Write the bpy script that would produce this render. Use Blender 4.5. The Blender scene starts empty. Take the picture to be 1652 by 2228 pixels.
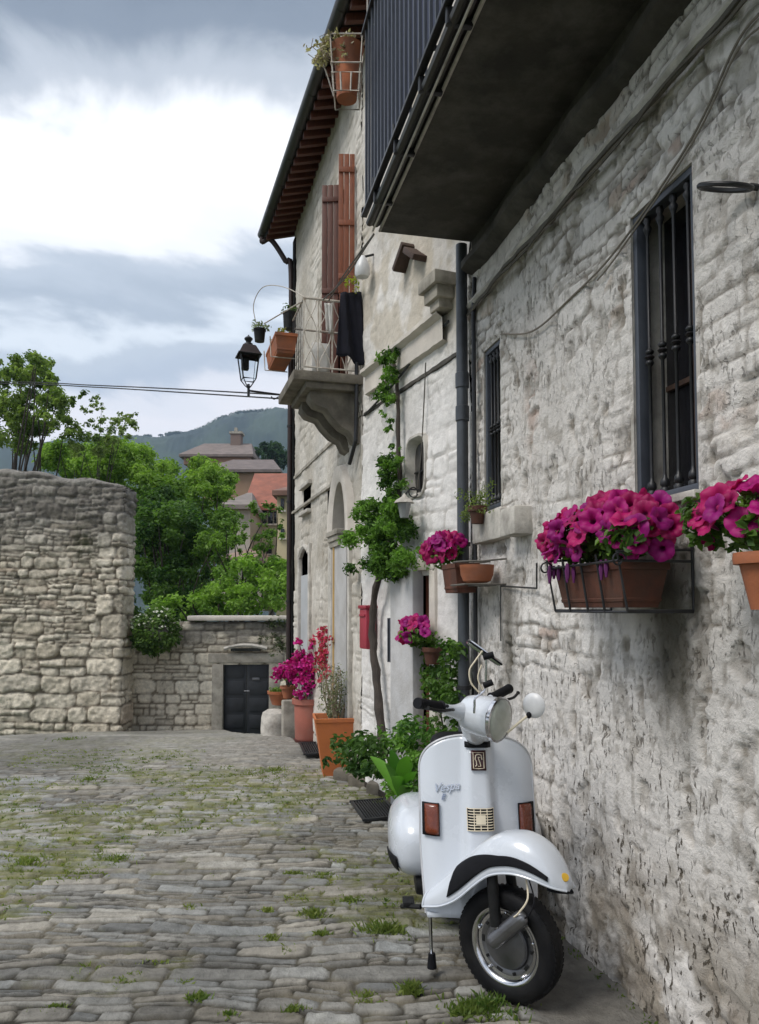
import bpy, bmesh, math, random
import numpy as np
from mathutils import Vector, Matrix
random.seed(5); R_ = np.random.RandomState(7)
rad = math.radians
scn = bpy.context.scene; COL = scn.collection
# ------------------------------------------------------------------ camera
FPX = 1665.0; EYE = 1.5; PIT = rad(3); YAW = rad(12.5)       # focal length in photo pixels (photo taken as 1652 x 2228)
cam = bpy.data.cameras.new('camera'); camo = bpy.data.objects.new('camera', cam); COL.objects.link(camo)
camo.location = (0, 0, EYE); camo.rotation_euler = (rad(90) + PIT, 0, -YAW)
cam.sensor_width = 36; cam.sensor_fit = 'AUTO'; cam.lens = FPX / 2228 * 36
cam.shift_y = (211 - FPX * math.tan(PIT)) / 2228; cam.clip_start = 0.05; cam.clip_end = 5000
scn.camera = camo
# ------------------------------------------------------------------ view, sky, sun
scn.view_settings.view_transform = 'Standard'; scn.view_settings.look = 'None'
scn.view_settings.exposure = 0.82; scn.view_settings.gamma = 1; scn.view_settings.use_curve_mapping = False
SUN_EL, SUN_AZ = rad(52), rad(250)     # compass azimuth measured clockwise from +Y
w = bpy.data.worlds.new('World'); scn.world = w; w.use_nodes = True
nt = w.node_tree; N = nt.nodes; L = nt.links; N.clear()
out = N.new('ShaderNodeOutputWorld'); mixs = N.new('ShaderNodeMixShader'); b1 = N.new('ShaderNodeBackground'); b2 = N.new('ShaderNodeBackground')
sky = N.new('ShaderNodeTexSky'); sky.sky_type = 'NISHITA'; sky.sun_disc = False; sky.sun_elevation = SUN_EL; sky.sun_rotation = SUN_AZ
b1.inputs[1].default_value = 0.1; L.new(sky.outputs[0], b1.inputs[0])
tc = N.new('ShaderNodeTexCoord'); sep = N.new('ShaderNodeSeparateXYZ'); L.new(tc.outputs['Generated'], sep.inputs[0])
mp = N.new('ShaderNodeMapping'); mp.inputs['Scale'].default_value = (1.5, 1.5, 2.9); mp.inputs['Location'].default_value = (.3, 1.7, .4); L.new(tc.outputs['Generated'], mp.inputs[0])
no = N.new('ShaderNodeTexNoise'); no.inputs['Scale'].default_value = 1.9; no.inputs['Detail'].default_value = 7; no.inputs['Roughness'].default_value = .56; no.inputs['Distortion'].default_value = .55
L.new(mp.outputs[0], no.inputs[0])
def wmath(op, a, b=None):
    m = N.new('ShaderNodeMath'); m.operation = op
    for i, v in enumerate((a, b)):
        if v is None: continue
        if isinstance(v, (int, float)): m.inputs[i].default_value = v
        else: L.new(v, m.inputs[i])
    return m.outputs[0]
n0 = wmath('MULTIPLY', wmath('SUBTRACT', no.outputs[0], .5), .22)
zz = wmath('ADD', wmath('ADD', sep.outputs[2], n0), wmath('MULTIPLY', sep.outputs[0], -.16))
cr = N.new('ShaderNodeValToRGB'); L.new(zz, cr.inputs[0]); e = cr.color_ramp; e.interpolation = 'EASE'
stops = [(0, (.66, .64, .65)), (.24, (.66, .64, .66)), (.272, (.60, .60, .63)), (.30, (.36, .40, .46)), (.33, (.40, .44, .49)), (.35, (.58, .62, .66)), (.375, (.33, .37, .42)), (.405, (.40, .44, .49)), (.43, (.72, .73, .75)),
         (.47, (.86, .86, .86)), (.515, (.80, .81, .82)), (.55, (.40, .43, .47)), (.59, (.18, .21, .25)), (.64, (.13, .155, .19)), (.70, (.19, .22, .26)), (.78, (.66, .70, .76)), (1, (.78, .82, .88))]
e.elements[0].position = 0; e.elements[0].color = stops[0][1] + (1,); e.elements[1].position = 1; e.elements[1].color = stops[-1][1] + (1,)
for p_, c_ in stops[1:-1]:
    q = e.elements.new(p_); q.color = c_ + (1,)
L.new(cr.outputs[0], b2.inputs[0]); b2.inputs[1].default_value = 1.0
mixs.inputs[0].default_value = .86; L.new(b1.outputs[0], mixs.inputs[1]); L.new(b2.outputs[0], mixs.inputs[2]); L.new(mixs.outputs[0], out.inputs[0])
sl = bpy.data.lights.new('sun', 'SUN'); sl.energy = 1.5; sl.angle = rad(25); sl.color = (1, .96, .9)
so = bpy.data.objects.new('sun', sl); COL.objects.link(so)
sd = Vector((math.sin(SUN_AZ) * math.cos(SUN_EL), math.cos(SUN_AZ) * math.cos(SUN_EL), math.sin(SUN_EL)))
so.rotation_euler = sd.to_track_quat('Z', 'Y').to_euler()
# ------------------------------------------------------------------ measuring: rays of the camera met with real planes of the place
FH = np.array([math.sin(YAW), math.cos(YAW), 0.]); RT = np.array([math.cos(YAW), -math.sin(YAW), 0.])
FW = FH * math.cos(PIT) + np.array([0, 0, math.sin(PIT)]); UPV = np.cross(RT, FW); CAM = np.array([0, 0, EYE])
def ray(x, y): return FW + (x - 826) / FPX * RT - (y - (1325 - FPX * math.tan(PIT))) / FPX * UPV
def vplane(x, y, p0, dr):
    d = ray(x, y); n = np.array([dr[1], -dr[0]]); return CAM + np.dot(n, np.array(p0)) / np.dot(n, d[:2]) * d
def onground(x, y, z=0.): d = ray(x, y); return CAM + (z - EYE) / d[2] * d
def atdepth(x, y, D): d = ray(x, y); return CAM + D / float(np.dot(d, FH)) * d
XA = 1.6; P0 = np.array([1.6, 4.55]); P1 = np.array([1.28, 6.43]); P2 = np.array([1.056, 10.0])
class Seg:
    def __init__(s, a, b): s.a = a; v = b - a; s.len = float(np.linalg.norm(v)); s.d = v / s.len; s.n = np.array([-s.d[1], s.d[0]])
    def at(s, t, z, off=0): q = s.a + s.d * t + s.n * off; return (float(q[0]), float(q[1]), z)
    def hit(s, x, y, off=0): q = vplane(x, y, s.a + s.n * off, s.d); return float(np.dot(q[:2] - s.a, s.d)), float(q[2])
SA = Seg(np.array([1.6, 0.]), np.array([1.6, 4.55])); SB = Seg(P0, P1); SC = Seg(P1, P2)
def D3(a): return np.array([a[0], a[1], 0.])
def gdepth(x, y): return x * FH[0] + y * FH[1]
def gh(d): return np.where(d < 9.0, 0, np.where(d < 13.3, -(d - 9.0) * .136, -.585 - (d - 13.3) * .15))
# ------------------------------------------------------------------ materials
def newmat(name):
    m = bpy.data.materials.new(name); m.use_nodes = True; t = m.node_tree; t.nodes.clear()
    o = t.nodes.new('ShaderNodeOutputMaterial'); p = t.nodes.new('ShaderNodeBsdfPrincipled'); t.links.new(p.outputs[0], o.inputs[0]); return m, t, p
def nd(t, kind, **kw):
    n = t.nodes.new(kind)
    for k, v in kw.items():
        if k in n.inputs.keys(): n.inputs[k].default_value = v
        else: setattr(n, k, v)
    return n
def mix(t, mode, fac, a, b):
    n = t.nodes.new('ShaderNodeMix'); n.data_type = 'RGBA'; n.blend_type = mode
    for i, v in ((0, fac), (6, a), (7, b)):
        if isinstance(v, (int, float)): n.inputs[i].default_value = v
        elif isinstance(v, tuple): n.inputs[i].default_value = v + (1,) if len(v) == 3 else v
        else: t.links.new(v, n.inputs[i])
    return n.outputs[2]
def ramp(t, src, a, b, lo=0., hi=1.):
    n = nd(t, 'ShaderNodeMapRange'); n.inputs[1].default_value = a; n.inputs[2].default_value = b; n.inputs[3].default_value = lo; n.inputs[4].default_value = hi; t.links.new(src, n.inputs[0]); return n.outputs[0]
def noise(t, scale, detail=4, rough=.55, vec=None, dist=0.):
    n = nd(t, 'ShaderNodeTexNoise', Scale=scale, Detail=detail, Roughness=rough, Distortion=dist)
    if vec is None:
        c = nd(t, 'ShaderNodeTexCoord'); vec = c.outputs['Object']
    t.links.new(vec, n.inputs[0]); return n.outputs[0]
def stretch(t, sc):
    c = nd(t, 'ShaderNodeTexCoord'); m = nd(t, 'ShaderNodeMapping'); m.inputs['Scale'].default_value = sc; t.links.new(c.outputs['Object'], m.inputs[0]); return m.outputs[0]
def bump(t, p, h, strength, dist):
    b = nd(t, 'ShaderNodeBump', Strength=strength, Distance=dist); t.links.new(h, b.inputs['Height']); t.links.new(b.outputs[0], p.inputs['Normal'])
def simple(name, col, rough=.5, metal=0., var=.12, ns=12., bs=0., bsc=60., coat=0., dirt=None, dsc=4., spec=.5, vec=None):
    m, t, p = newmat(name); v = noise(t, ns, 5, .6, vec and stretch(t, vec))
    c = mix(t, 'MIX', ramp(t, v, .3, .7), tuple(x * (1 - var) for x in col), tuple(min(1, x * (1 + var)) for x in col))
    if dirt: c = mix(t, 'MIX', ramp(t, noise(t, dsc, 6, .65), .45, .75, 0, .8), c, dirt)
    t.links.new(c, p.inputs['Base Color']); p.inputs['Metallic'].default_value = metal; p.inputs['Specular IOR Level'].default_value = .18 if name in ('black_rubber', 'tyre_rubber', 'greasy_dark_metal', 'black_cloth') else spec
    t.links.new(ramp(t, v, .3, .7, max(.02, rough - .08), min(1, rough + .08)), p.inputs['Roughness']); p.inputs['Coat Weight'].default_value = coat; p.inputs['Coat Roughness'].default_value = .08
    if bs: bump(t, p, noise(t, bsc, 6, .65), bs, .01)
    return m
def stonemat(name, fine=55., strength=.6, tintn=.25, rough=.9, dist=.012, dark=(.09, .085, .075), spotsc=9., spotlo=.62, spotamt=.7):
    m, t, p = newmat(name); a = nd(t, 'ShaderNodeAttribute', attribute_name='col'); c = a.outputs['Color']
    c = mix(t, 'MULTIPLY', 1., c, mix(t, 'MIX', ramp(t, noise(t, 14, 6, .65), .3, .7), (1 - tintn,) * 3, (1 + tintn * .5,) * 3))
    c = mix(t, 'MIX', ramp(t, noise(t, spotsc, 8, .75, dist=.4), spotlo, spotlo + .12, 0, spotamt), c, dark)
    c = mix(t, 'MIX', ramp(t, noise(t, 90, 5, .7), .62, .72, 0, .55), c, dark)
    t.links.new(c, p.inputs['Base Color']); p.inputs['Roughness'].default_value = rough; p.inputs['Specular IOR Level'].default_value = .25
    h = nd(t, 'ShaderNodeMath', operation='ADD'); t.links.new(noise(t, fine, 8, .7), h.inputs[0])
    h2 = nd(t, 'ShaderNodeMath', operation='MULTIPLY'); t.links.new(noise(t, fine * .3, 6, .7, dist=.5), h2.inputs[0]); h2.inputs[1].default_value = 1.6; t.links.new(h2.outputs[0], h.inputs[1])
    bump(t, p, h.outputs[0], strength, dist); return m
def leafmat(name, trans=.35):
    m, t, p = newmat(name); a = nd(t, 'ShaderNodeAttribute', attribute_name='col'); t.links.new(a.outputs['Color'], p.inputs['Base Color'])
    p.inputs['Roughness'].default_value = .55; p.inputs['Specular IOR Level'].default_value = .3
    tr = nd(t, 'ShaderNodeBsdfTranslucent'); mu = mix(t, 'MULTIPLY', 1., a.outputs['Color'], (1.5, 1.7, .8)); t.links.new(mu, tr.inputs[0])
    ms = nd(t, 'ShaderNodeMixShader'); ms.inputs[0].default_value = trans; t.links.new(p.outputs[0], ms.inputs[1]); t.links.new(tr.outputs[0], ms.inputs[2])
    t.links.new(ms.outputs[0], [n for n in t.nodes if n.type == 'OUTPUT_MATERIAL'][0].inputs[0]); return m
M = {}
M['white_stone'] = stonemat('limewashed_stone', 60, .75, .14, .92, .012, (.2, .18, .155), 5., .60, .45)
def pitted(name, base):
    m = M[base].copy(); m.name = name; t = m.node_tree; p = [n for n in t.nodes if n.type == 'BSDF_PRINCIPLED'][0]; src = p.inputs['Base Color'].links[0].from_socket
    sv = stretch(t, (1, 1, .42)); a = ramp(t, noise(t, 44, 4, .6, vec=sv, dist=.6), .575, .62); b_ = ramp(t, noise(t, 3.2, 4, .6), .40, .56); mm = t.nodes.new('ShaderNodeMath'); mm.operation = 'MULTIPLY'; t.links.new(a, mm.inputs[0]); t.links.new(b_, mm.inputs[1])
    c = nd(t, 'ShaderNodeTexCoord'); z = nd(t, 'ShaderNodeSeparateXYZ'); t.links.new(c.outputs['Object'], z.inputs[0]); lo = ramp(t, z.outputs[2], .25, 1.5, 1.25, .5); m2 = t.nodes.new('ShaderNodeMath'); m2.operation = 'MULTIPLY'; m2.use_clamp = True; t.links.new(mm.outputs[0], m2.inputs[0]); t.links.new(lo, m2.inputs[1])
    t.links.new(mix(t, 'MIX', m2.outputs[0], src, (.10, .085, .065)), p.inputs['Base Color'])
    bn = [n for n in t.nodes if n.type == 'BUMP'][0]; hs_ = bn.inputs['Height'].links[0].from_socket; sb_ = t.nodes.new('ShaderNodeMath'); sb_.operation = 'SUBTRACT'; t.links.new(hs_, sb_.inputs[0]); t.links.new(mm.outputs[0], sb_.inputs[1]); t.links.new(sb_.outputs[0], bn.inputs['Height']); return m
M['white_stone'] = pitted('pitted_limewash', 'white_stone')
M['plaster'] = stonemat('old_plaster', 40, .5, .16, .92, .01, (.22, .2, .17), 3.5, .58, .5)
M['rubble'] = stonemat('rubble_stone', 45, .9, .3, .92, .02, (.05, .047, .04), 4., .56, .6)
M['cobble'] = stonemat('cobble_stone', 60, .95, .34, .82, .009, (.05, .05, .042), 7., .6, .6)
M['leaf'] = leafmat('leaf'); M['petal'] = leafmat('petal', .25)
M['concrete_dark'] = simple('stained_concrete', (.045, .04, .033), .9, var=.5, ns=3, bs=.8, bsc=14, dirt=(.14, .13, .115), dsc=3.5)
M['concrete'] = simple('weathered_stone', (.36, .33, .28), .9, var=.25, ns=6, bs=.5, bsc=35, dirt=(.1, .09, .07), dsc=5)
M['corbel_stone'] = simple('weathered_corbel_stone', (.17, .15, .12), .9, var=.35, ns=7, bs=.6, bsc=30, dirt=(.05, .042, .03), dsc=5)
M['pale_stone'] = simple('pale_stone', (.5, .47, .42), .9, var=.2, ns=8, bs=.5, bsc=45, dirt=(.16, .14, .12), dsc=7)
M['black_iron'] = simple('black_iron', (.02, .02, .022), .45, .3, .3, 20, bs=.15)
M['grey_frame'] = simple('grey_painted_frame', (.06, .068, .085), .5, 0, .2, 10, bs=.1)
M['glass_dark'] = simple('dark_pane', (.012, .012, .014), .12, 0, .3, 3)
M['pipe_grey'] = simple('grey_pipe', (.07, .078, .09), .42, .25, .25, 5, bs=.08, dirt=(.035, .035, .037), dsc=3)
M['copper'] = simple('brown_painted_metal', (.035, .022, .02), .5, .3, .3, 6)
M['gutter'] = simple('gutter_metal', (.055, .05, .045), .45, .5, .3, 6, dirt=(.03, .04, .03), dsc=3)
M['wire'] = simple('grey_cable', (.10, .09, .075), .7, 0, .3, 20); M['black_wire'] = simple('black_cable', (.02, .02, .02), .6)
M['wood_brown'] = simple('red_brown_wood', (.10, .028, .013), .55, 0, .35, 6, bs=.2, vec=(20, 20, 2))
M['wood_dark'] = simple('dark_wood', (.05, .026, .016), .7, 0, .4, 6, bs=.3, vec=(6, 20, 6))
M['wood_orange'] = simple('orange_brown_wood', (.21, .06, .022), .55, 0, .3, 6, bs=.2, vec=(20, 20, 2))
M['terracotta'] = simple('terracotta', (.34, .11, .045), .8, 0, .22, 8, bs=.25, bsc=50, dirt=(.2, .1, .07), dsc=6)
M['terracotta_orange'] = simple('orange_terracotta', (.52, .16, .045), .75, 0, .22, 5, bs=.25, bsc=50, dirt=(.3, .1, .05), dsc=5)
M['terracotta_pink'] = simple('pink_terracotta', (.36, .12, .085), .75, 0, .15, 5, bs=.2, bsc=50, dirt=(.3, .16, .13), dsc=4)
M['terracotta_dark'] = simple('shaded_terracotta', (.095, .03, .015), .8, 0, .4, 8, bs=.25, bsc=50, dirt=(.05, .03, .02), dsc=7)  # terracotta with the flower box's shade put into its base colour
M['soil'] = simple('soil', (.03, .022, .016), .95, 0, .4, 40, bs=.8, bsc=80)
M['bark'] = simple('bark', (.055, .043, .035), .9, 0, .4, 10, bs=.9, bsc=30, vec=None)
M['stem'] = simple('green_stem', (.08, .1, .03), .7)
M['dry_stem'] = simple('dry_stem', (.3, .24, .17), .8)
M['white_iron'] = simple('white_painted_iron', (.5, .46, .4), .55, 0, .2, 14, dirt=(.25, .15, .08), dsc=20)
M['sw'] = simple('white_scooter_paint', (.58, .61, .655), .28, 0, .03, 3, coat=.7)
M['rubber'] = simple('black_rubber', (.007, .007, .009), .6, 0, .3, 30, bs=.1)
M['tyre'] = simple('tyre_rubber', (.007, .007, .008), .6, 0, .35, 12, bs=.2, dirt=(.016, .015, .013), dsc=6)
M['chrome'] = simple('chrome', (.62, .62, .64), .18, 1., .06, 10)
M['alu'] = simple('dull_aluminium', (.20, .20, .21), .38, .85, .2, 18, bs=.1, dirt=(.08, .08, .08), dsc=9)
M['dark_metal'] = simple('greasy_dark_metal', (.02, .02, .02), .5, .4, .4, 20, bs=.2)
M['amber'] = simple('amber_lens', (.15, .028, .008), .25, 0, .2, 40, coat=.5)
M['lens'] = simple('headlamp_lens', (.40, .42, .36), .12, 0, .12, 18, coat=.6, bs=.25, bsc=80)
M['cream'] = simple('cream_paint', (.68, .60, .45), .5); M['maroon'] = simple('maroon_enamel', (.05, .012, .014), .35)
M['cloth_black'] = simple('black_cloth', (.012, .012, .018), .9, 0, .3, 10, bs=.3, bsc=20)
M['cloth_white'] = simple('white_cloth', (.6, .58, .55), .85, 0, .1, 10)
M['red_box'] = simple('red_enamel', (.32, .03, .05), .45, 0, .15, 6)
M['sill_metal'] = simple('iron_grate', (.03, .032, .035), .5, .5, .3, 15)
M['cap'] = simple('coping_cement', (.58, .53, .47), .9, 0, .15, 5, bs=.3)
M['door_black'] = simple('black_gate_paint', (.016, .018, .022), .5, 0, .3, 6, bs=.15)
# ------------------------------------------------------------------ objects
def mark(o, label=None, cat=None, group=None, kind=None):
    if label: o['label'] = label
    if cat: o['category'] = cat
    if group: o['group'] = group
    if kind: o['kind'] = kind
    return o
def thing(name, label, cat, loc=(0, 0, 0), rotz=0., group=None):
    o = bpy.data.objects.new(name, None); o.location = tuple(float(v) for v in loc); o.rotation_euler = (0, 0, rotz); o.empty_display_size = .1; COL.objects.link(o); return mark(o, label, cat, group)
def basis(o): return Matrix.Translation(o.location) @ o.rotation_euler.to_matrix().to_4x4()
WM = {}
def attach(o, parent):
    if parent is not None:
        o.parent = parent; o.matrix_parent_inverse = (basis(parent) if parent.type == 'EMPTY' else Matrix.Identity(4)).inverted()
    return o
def meshobj(name, V, F, mat, parent=None, smooth=True, col=None, sharp=35):
    me = bpy.data.meshes.new(name); me.from_pydata([tuple(map(float, v)) for v in V], [], F); 
    me.validate(); me.update()
    if mat: me.materials.append(mat if not isinstance(mat, str) else M[mat])
    if smooth:
        me.polygons.foreach_set('use_smooth', [True] * len(me.polygons)); me.set_sharp_from_angle(angle=rad(sharp))
    if col is not None: setcol(me, col)
    o = bpy.data.objects.new(name, me); COL.objects.link(o); return attach(o, parent)
def setcol(me, col):
    a = me.attributes.new('col', 'FLOAT_COLOR', 'POINT'); c = np.ones((len(me.vertices), 4), np.float32); c[:, :3] = col; a.data.foreach_set('color', c.ravel())
def fastmesh(name, V, Q, mat, parent=None, smooth=True, col=None):
    """V (n,3), Q (m,k) faces as arrays"""
    V = np.asarray(V, np.float32); Q = np.asarray(Q, np.int32); k = Q.shape[1]; me = bpy.data.meshes.new(name)
    me.vertices.add(len(V)); me.vertices.foreach_set('co', V.ravel()); me.loops.add(Q.size); me.loops.foreach_set('vertex_index', Q.ravel())
    me.polygons.add(len(Q)); me.polygons.foreach_set('loop_start', np.arange(0, Q.size, k, dtype=np.int32))
    me.polygons.foreach_set('use_smooth', np.full(len(Q), smooth)); me.update(calc_edges=True); me.materials.append(M[mat] if isinstance(mat, str) else mat)
    if col is not None: setcol(me, col)
    o = bpy.data.objects.new(name, me); COL.objects.link(o); return attach(o, parent)
class MB:
    def __init__(s): s.V = []; s.F = []; s.S = []
    def add(s, V, F):
        b = len(s.V); s.S.append((b, len(s.F))); s.V += [tuple(v) for v in V]; s.F += [tuple(b + i for i in f) for f in F]; return s
    def box(s, c, size, ax=None):
        ax = ax if ax is not None else ((1, 0, 0), (0, 1, 0), (0, 0, 1)); A_ = [np.array(a, float) for a in ax]; c = np.array(c, float)
        V = [c + A_[0] * size[0] / 2 * i + A_[1] * size[1] / 2 * j + A_[2] * size[2] / 2 * k for k in (-1, 1) for j in (-1, 1) for i in (-1, 1)]
        return s.add(V, [(0, 2, 3, 1), (4, 5, 7, 6), (0, 1, 5, 4), (2, 6, 7, 3), (0, 4, 6, 2), (1, 3, 7, 5)])
    def bbox(s, c, size, ax=None, r=.008):
        """box with chamfered edges"""
        bm = bmesh.new(); bmesh.ops.create_cube(bm, size=1)
        for v in bm.verts: v.co = Vector((v.co.x * size[0], v.co.y * size[1], v.co.z * size[2]))
        bmesh.ops.bevel(bm, geom=list(bm.edges), offset=min(r, min(size) * .45), segments=2, affect='EDGES', profile=.6)
        ax = ax if ax is not None else ((1, 0, 0), (0, 1, 0), (0, 0, 1)); A_ = np.array(ax, float); c = np.array(c, float)
        bm.verts.index_update(); V = [c + v.co.x * A_[0] + v.co.y * A_[1] + v.co.z * A_[2] for v in bm.verts]; F = [tuple(v.index for v in f.verts) for f in bm.faces]; bm.free(); return s.add(V, F)
    def tube(s, pts, r, n=8, closed=False, cap=True):
        P = [np.array(p, float) for p in pts]; m = len(P); rr = r if isinstance(r, (list, tuple, np.ndarray)) else [r] * m
        prev = None; rings = []
        for i in range(m):
            if closed: t = P[(i + 1) % m] - P[i - 1]
            else: t = P[min(i + 1, m - 1)] - P[max(i - 1, 0)]
            t = t / (np.linalg.norm(t) + 1e-9)
            if prev is None:
                a = np.array([0, 0, 1.]) if abs(t[2]) < .9 else np.array([1., 0, 0]); u = np.cross(a, t)
            else: u = prev - np.dot(prev, t) * t
            u /= np.linalg.norm(u) + 1e-9; prev = u; v = np.cross(t, u)
            rings.append([P[i] + rr[i] * (math.cos(2 * math.pi * k / n) * u + math.sin(2 * math.pi * k / n) * v) for k in range(n)])
        V = [v for rg in rings for v in rg]; F = []
        for i in range(m if closed else m - 1):
            j = (i + 1) % m
            for k in range(n): F.append((i * n + k, i * n + (k + 1) % n, j * n + (k + 1) % n, j * n + k))
        if cap and not closed: F += [tuple(range(n))[::-1], tuple((m - 1) * n + k for k in range(n))]
        return s.add(V, F)
    def lathe(s, prof, o, n=24, axis=(0, 0, 1), sc=(1, 1), capends=True):
        """prof: list of (radius, height along axis)"""
        a = np.array(axis, float); a /= np.linalg.norm(a); x = np.array([0, 0, 1.]) if abs(a[2]) < .9 else np.array([1., 0, 0]); u = np.cross(x, a); u /= np.linalg.norm(u); v = np.cross(a, u); o = np.array(o, float)
        V = [o + a * h + r * (sc[0] * math.cos(2 * math.pi * k / n) * u + sc[1] * math.sin(2 * math.pi * k / n) * v) for r, h in prof for k in range(n)]
        F = [(i * n + k, i * n + (k + 1) % n, (i + 1) * n + (k + 1) % n, (i + 1) * n + k) for i in range(len(prof) - 1) for k in range(n)]
        if capends: F += [tuple(range(n))[::-1], tuple((len(prof) - 1) * n + k for k in range(n))]
        return s.add(V, F)
    def prism(s, poly, d):
        n = len(poly); V = [np.array(p, float) for p in poly] + [np.array(p, float) + np.array(d, float) for p in poly]
        return s.add(V, [tuple(range(n))[::-1], tuple(range(n, 2 * n))] + [(i, (i + 1) % n, n + (i + 1) % n, n + i) for i in range(n)])
    def grid(s, fn, nu, nv):
        V = [fn(i / nu, j / nv) for j in range(nv + 1) for i in range(nu + 1)]
        return s.add(V, [(j * (nu + 1) + i, j * (nu + 1) + i + 1, (j + 1) * (nu + 1) + i + 1, (j + 1) * (nu + 1) + i) for j in range(nv) for i in range(nu)])
    def build(s, name, mat, parent=None, smooth=True, thick=0., sharp=35, bev=0., fix=True):
        o = meshobj(name, s.V, s.F, mat, parent, smooth, sharp=sharp)
        if fix:
            bm = bmesh.new(); bm.from_mesh(o.data); bmesh.ops.recalc_face_normals(bm, faces=list(bm.faces)); bm.to_mesh(o.data); bm.free()
            if smooth: o.data.set_sharp_from_angle(angle=rad(sharp))
        if thick: q = o.modifiers.new('thickness', 'SOLIDIFY'); q.thickness = thick; q.offset = -1
        if bev: q = o.modifiers.new('bevel', 'BEVEL'); q.width = bev; q.segments = 2; q.limit_method = 'ANGLE'; q.angle_limit = rad(40)
        return o
def build_each(m, name, mat, parent=None, **kw):
    out_ = []
    for a, b_ in zip(m.S, m.S[1:] + [(len(m.V), len(m.F))]):
        q = MB(); q.V = m.V[a[0]:b_[0]]; q.F = [tuple(i - a[0] for i in f) for f in m.F[a[1]:b_[1]]]; out_.append(q.build(name, mat, parent, **kw))
    return out_
def copytree(o, parent=None):
    c = o.copy(); COL.objects.link(c); c.parent = parent
    for ch in o.children: copytree(ch, c)
    return c
# ------------------------------------------------------------------ numeric noise and masonry
def hsh(i, j, seed=0):
    x = (i.astype(np.int64) * 374761393 + j.astype(np.int64) * 668265263 + seed * 1442695041) & 0xffffffff
    x = ((x ^ (x >> 13)) * 1274126177) & 0xffffffff; x = x ^ (x >> 16); return (x & 0xffffff) / float(0xffffff)
def vn(x, y, seed=0):
    i = np.floor(x); j = np.floor(y); fx = x - i; fy = y - j; fx = fx * fx * (3 - 2 * fx); fy = fy * fy * (3 - 2 * fy)
    a = hsh(i, j, seed); b = hsh(i + 1, j, seed); c = hsh(i, j + 1, seed); d = hsh(i + 1, j + 1, seed); return (a * (1 - fx) + b * fx) * (1 - fy) + (c * (1 - fx) + d * fx) * fy
def fbm(x, y, o=4, seed=0, g=.5):
    s = 0; a = 1; t = 0
    for k in range(o): s = s + a * vn(x * 2 ** k, y * 2 ** k, seed + k * 17); t += a; a *= g
    return s / t
def sstep(x, a, b): q = np.clip((x - a) / (b - a), 0, 1); return q * q * (3 - 2 * q)
def stones(u, v, rh, wr, seed, warp=.03, split=.25, wf=5., jv=.0):
    """irregular coursed stones: distance to the joint, three random numbers per stone, place within the stone"""
    rs = np.random.RandomState(seed); uu = u + warp * (fbm(u * wf, v * wf, 3, seed) - .5) * 2; vv = v + warp * (fbm(u * wf * .6, v * wf, 3, seed + 9) - .5) * 2
    v0 = vv.min() - .01; hs = []; s = 0
    while s < vv.max() - v0 + .5: q = rs.uniform(*rh); hs.append(q); s += q
    edges = v0 + np.concatenate([[0], np.cumsum(hs)]); ri = np.clip(np.searchsorted(edges, vv) - 1, 0, len(hs) - 1)
    lo = edges[ri]; hi = edges[ri + 1]; d = np.zeros_like(u); idn = np.zeros_like(u); lu = np.zeros_like(u); u0 = uu.min() - .3; span = uu.max() - u0 + 1
    Lo = np.zeros_like(u); Hi = np.zeros_like(u)
    for r in range(len(hs)):
        mk = ri == r
        if not mk.any(): continue
        k = wr[0] * (1 + .6 * (hs[r] - rh[0]) / (rh[1] - rh[0] + 1e-6)); cuts = np.cumsum(rs.uniform(k, wr[1], int(span / wr[0]) + 3)) + u0 - rs.uniform(0, wr[1])
        ci = np.clip(np.searchsorted(cuts, uu[mk]) - 1, 0, len(cuts) - 2); Lo[mk] = cuts[ci]; Hi[mk] = cuts[ci + 1]; idn[mk] = r * 1009 + ci
    big = hsh(idn, idn * 0 + 3, seed) < split; frac = .35 + .3 * hsh(idn, idn * 0 + 4, seed); cut = lo + (hi - lo) * frac
    up = big & (vv > cut); lo = np.where(up, cut, lo); hi = np.where(big & ~up, cut, hi); idn = np.where(up, idn + 500009, idn)
    c2 = np.where(big, hsh(idn, idn * 0 + 8, seed) < .5, False); mid = Lo + (Hi - Lo) * (.35 + .3 * hsh(idn, idn * 0 + 11, seed)); rt = c2 & (uu > mid)
    Lo = np.where(rt, mid, Lo); Hi = np.where(c2 & ~rt, mid, Hi); idn = np.where(rt, idn + 900001, idn)
    # wedge-shaped stones: joints lean
    dx = np.minimum(uu - Lo, Hi - uu); dy = np.minimum(vv - lo, hi - vv); rr = .35 * np.minimum(hi - lo, Hi - Lo)
    q = np.where((dx < rr) & (dy < rr), rr - np.sqrt((rr - dx) ** 2 + (rr - dy) ** 2), np.minimum(dx, dy)); d = q
    r1 = hsh(idn, idn * 0 + 1, seed); r2 = hsh(idn, idn * 0 + 2, seed); r3 = hsh(idn, idn * 0 + 7, seed)
    tu = (uu - (Lo + Hi) / 2) / (Hi - Lo); tv = (vv - (lo + hi) / 2) / (hi - lo); return d, r1, r2, r3, tu, tv
def lerp3(a, b, t): return np.array(a)[None, :] * (1 - t[:, None]) + np.array(b)[None, :] * t[:, None]
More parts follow.
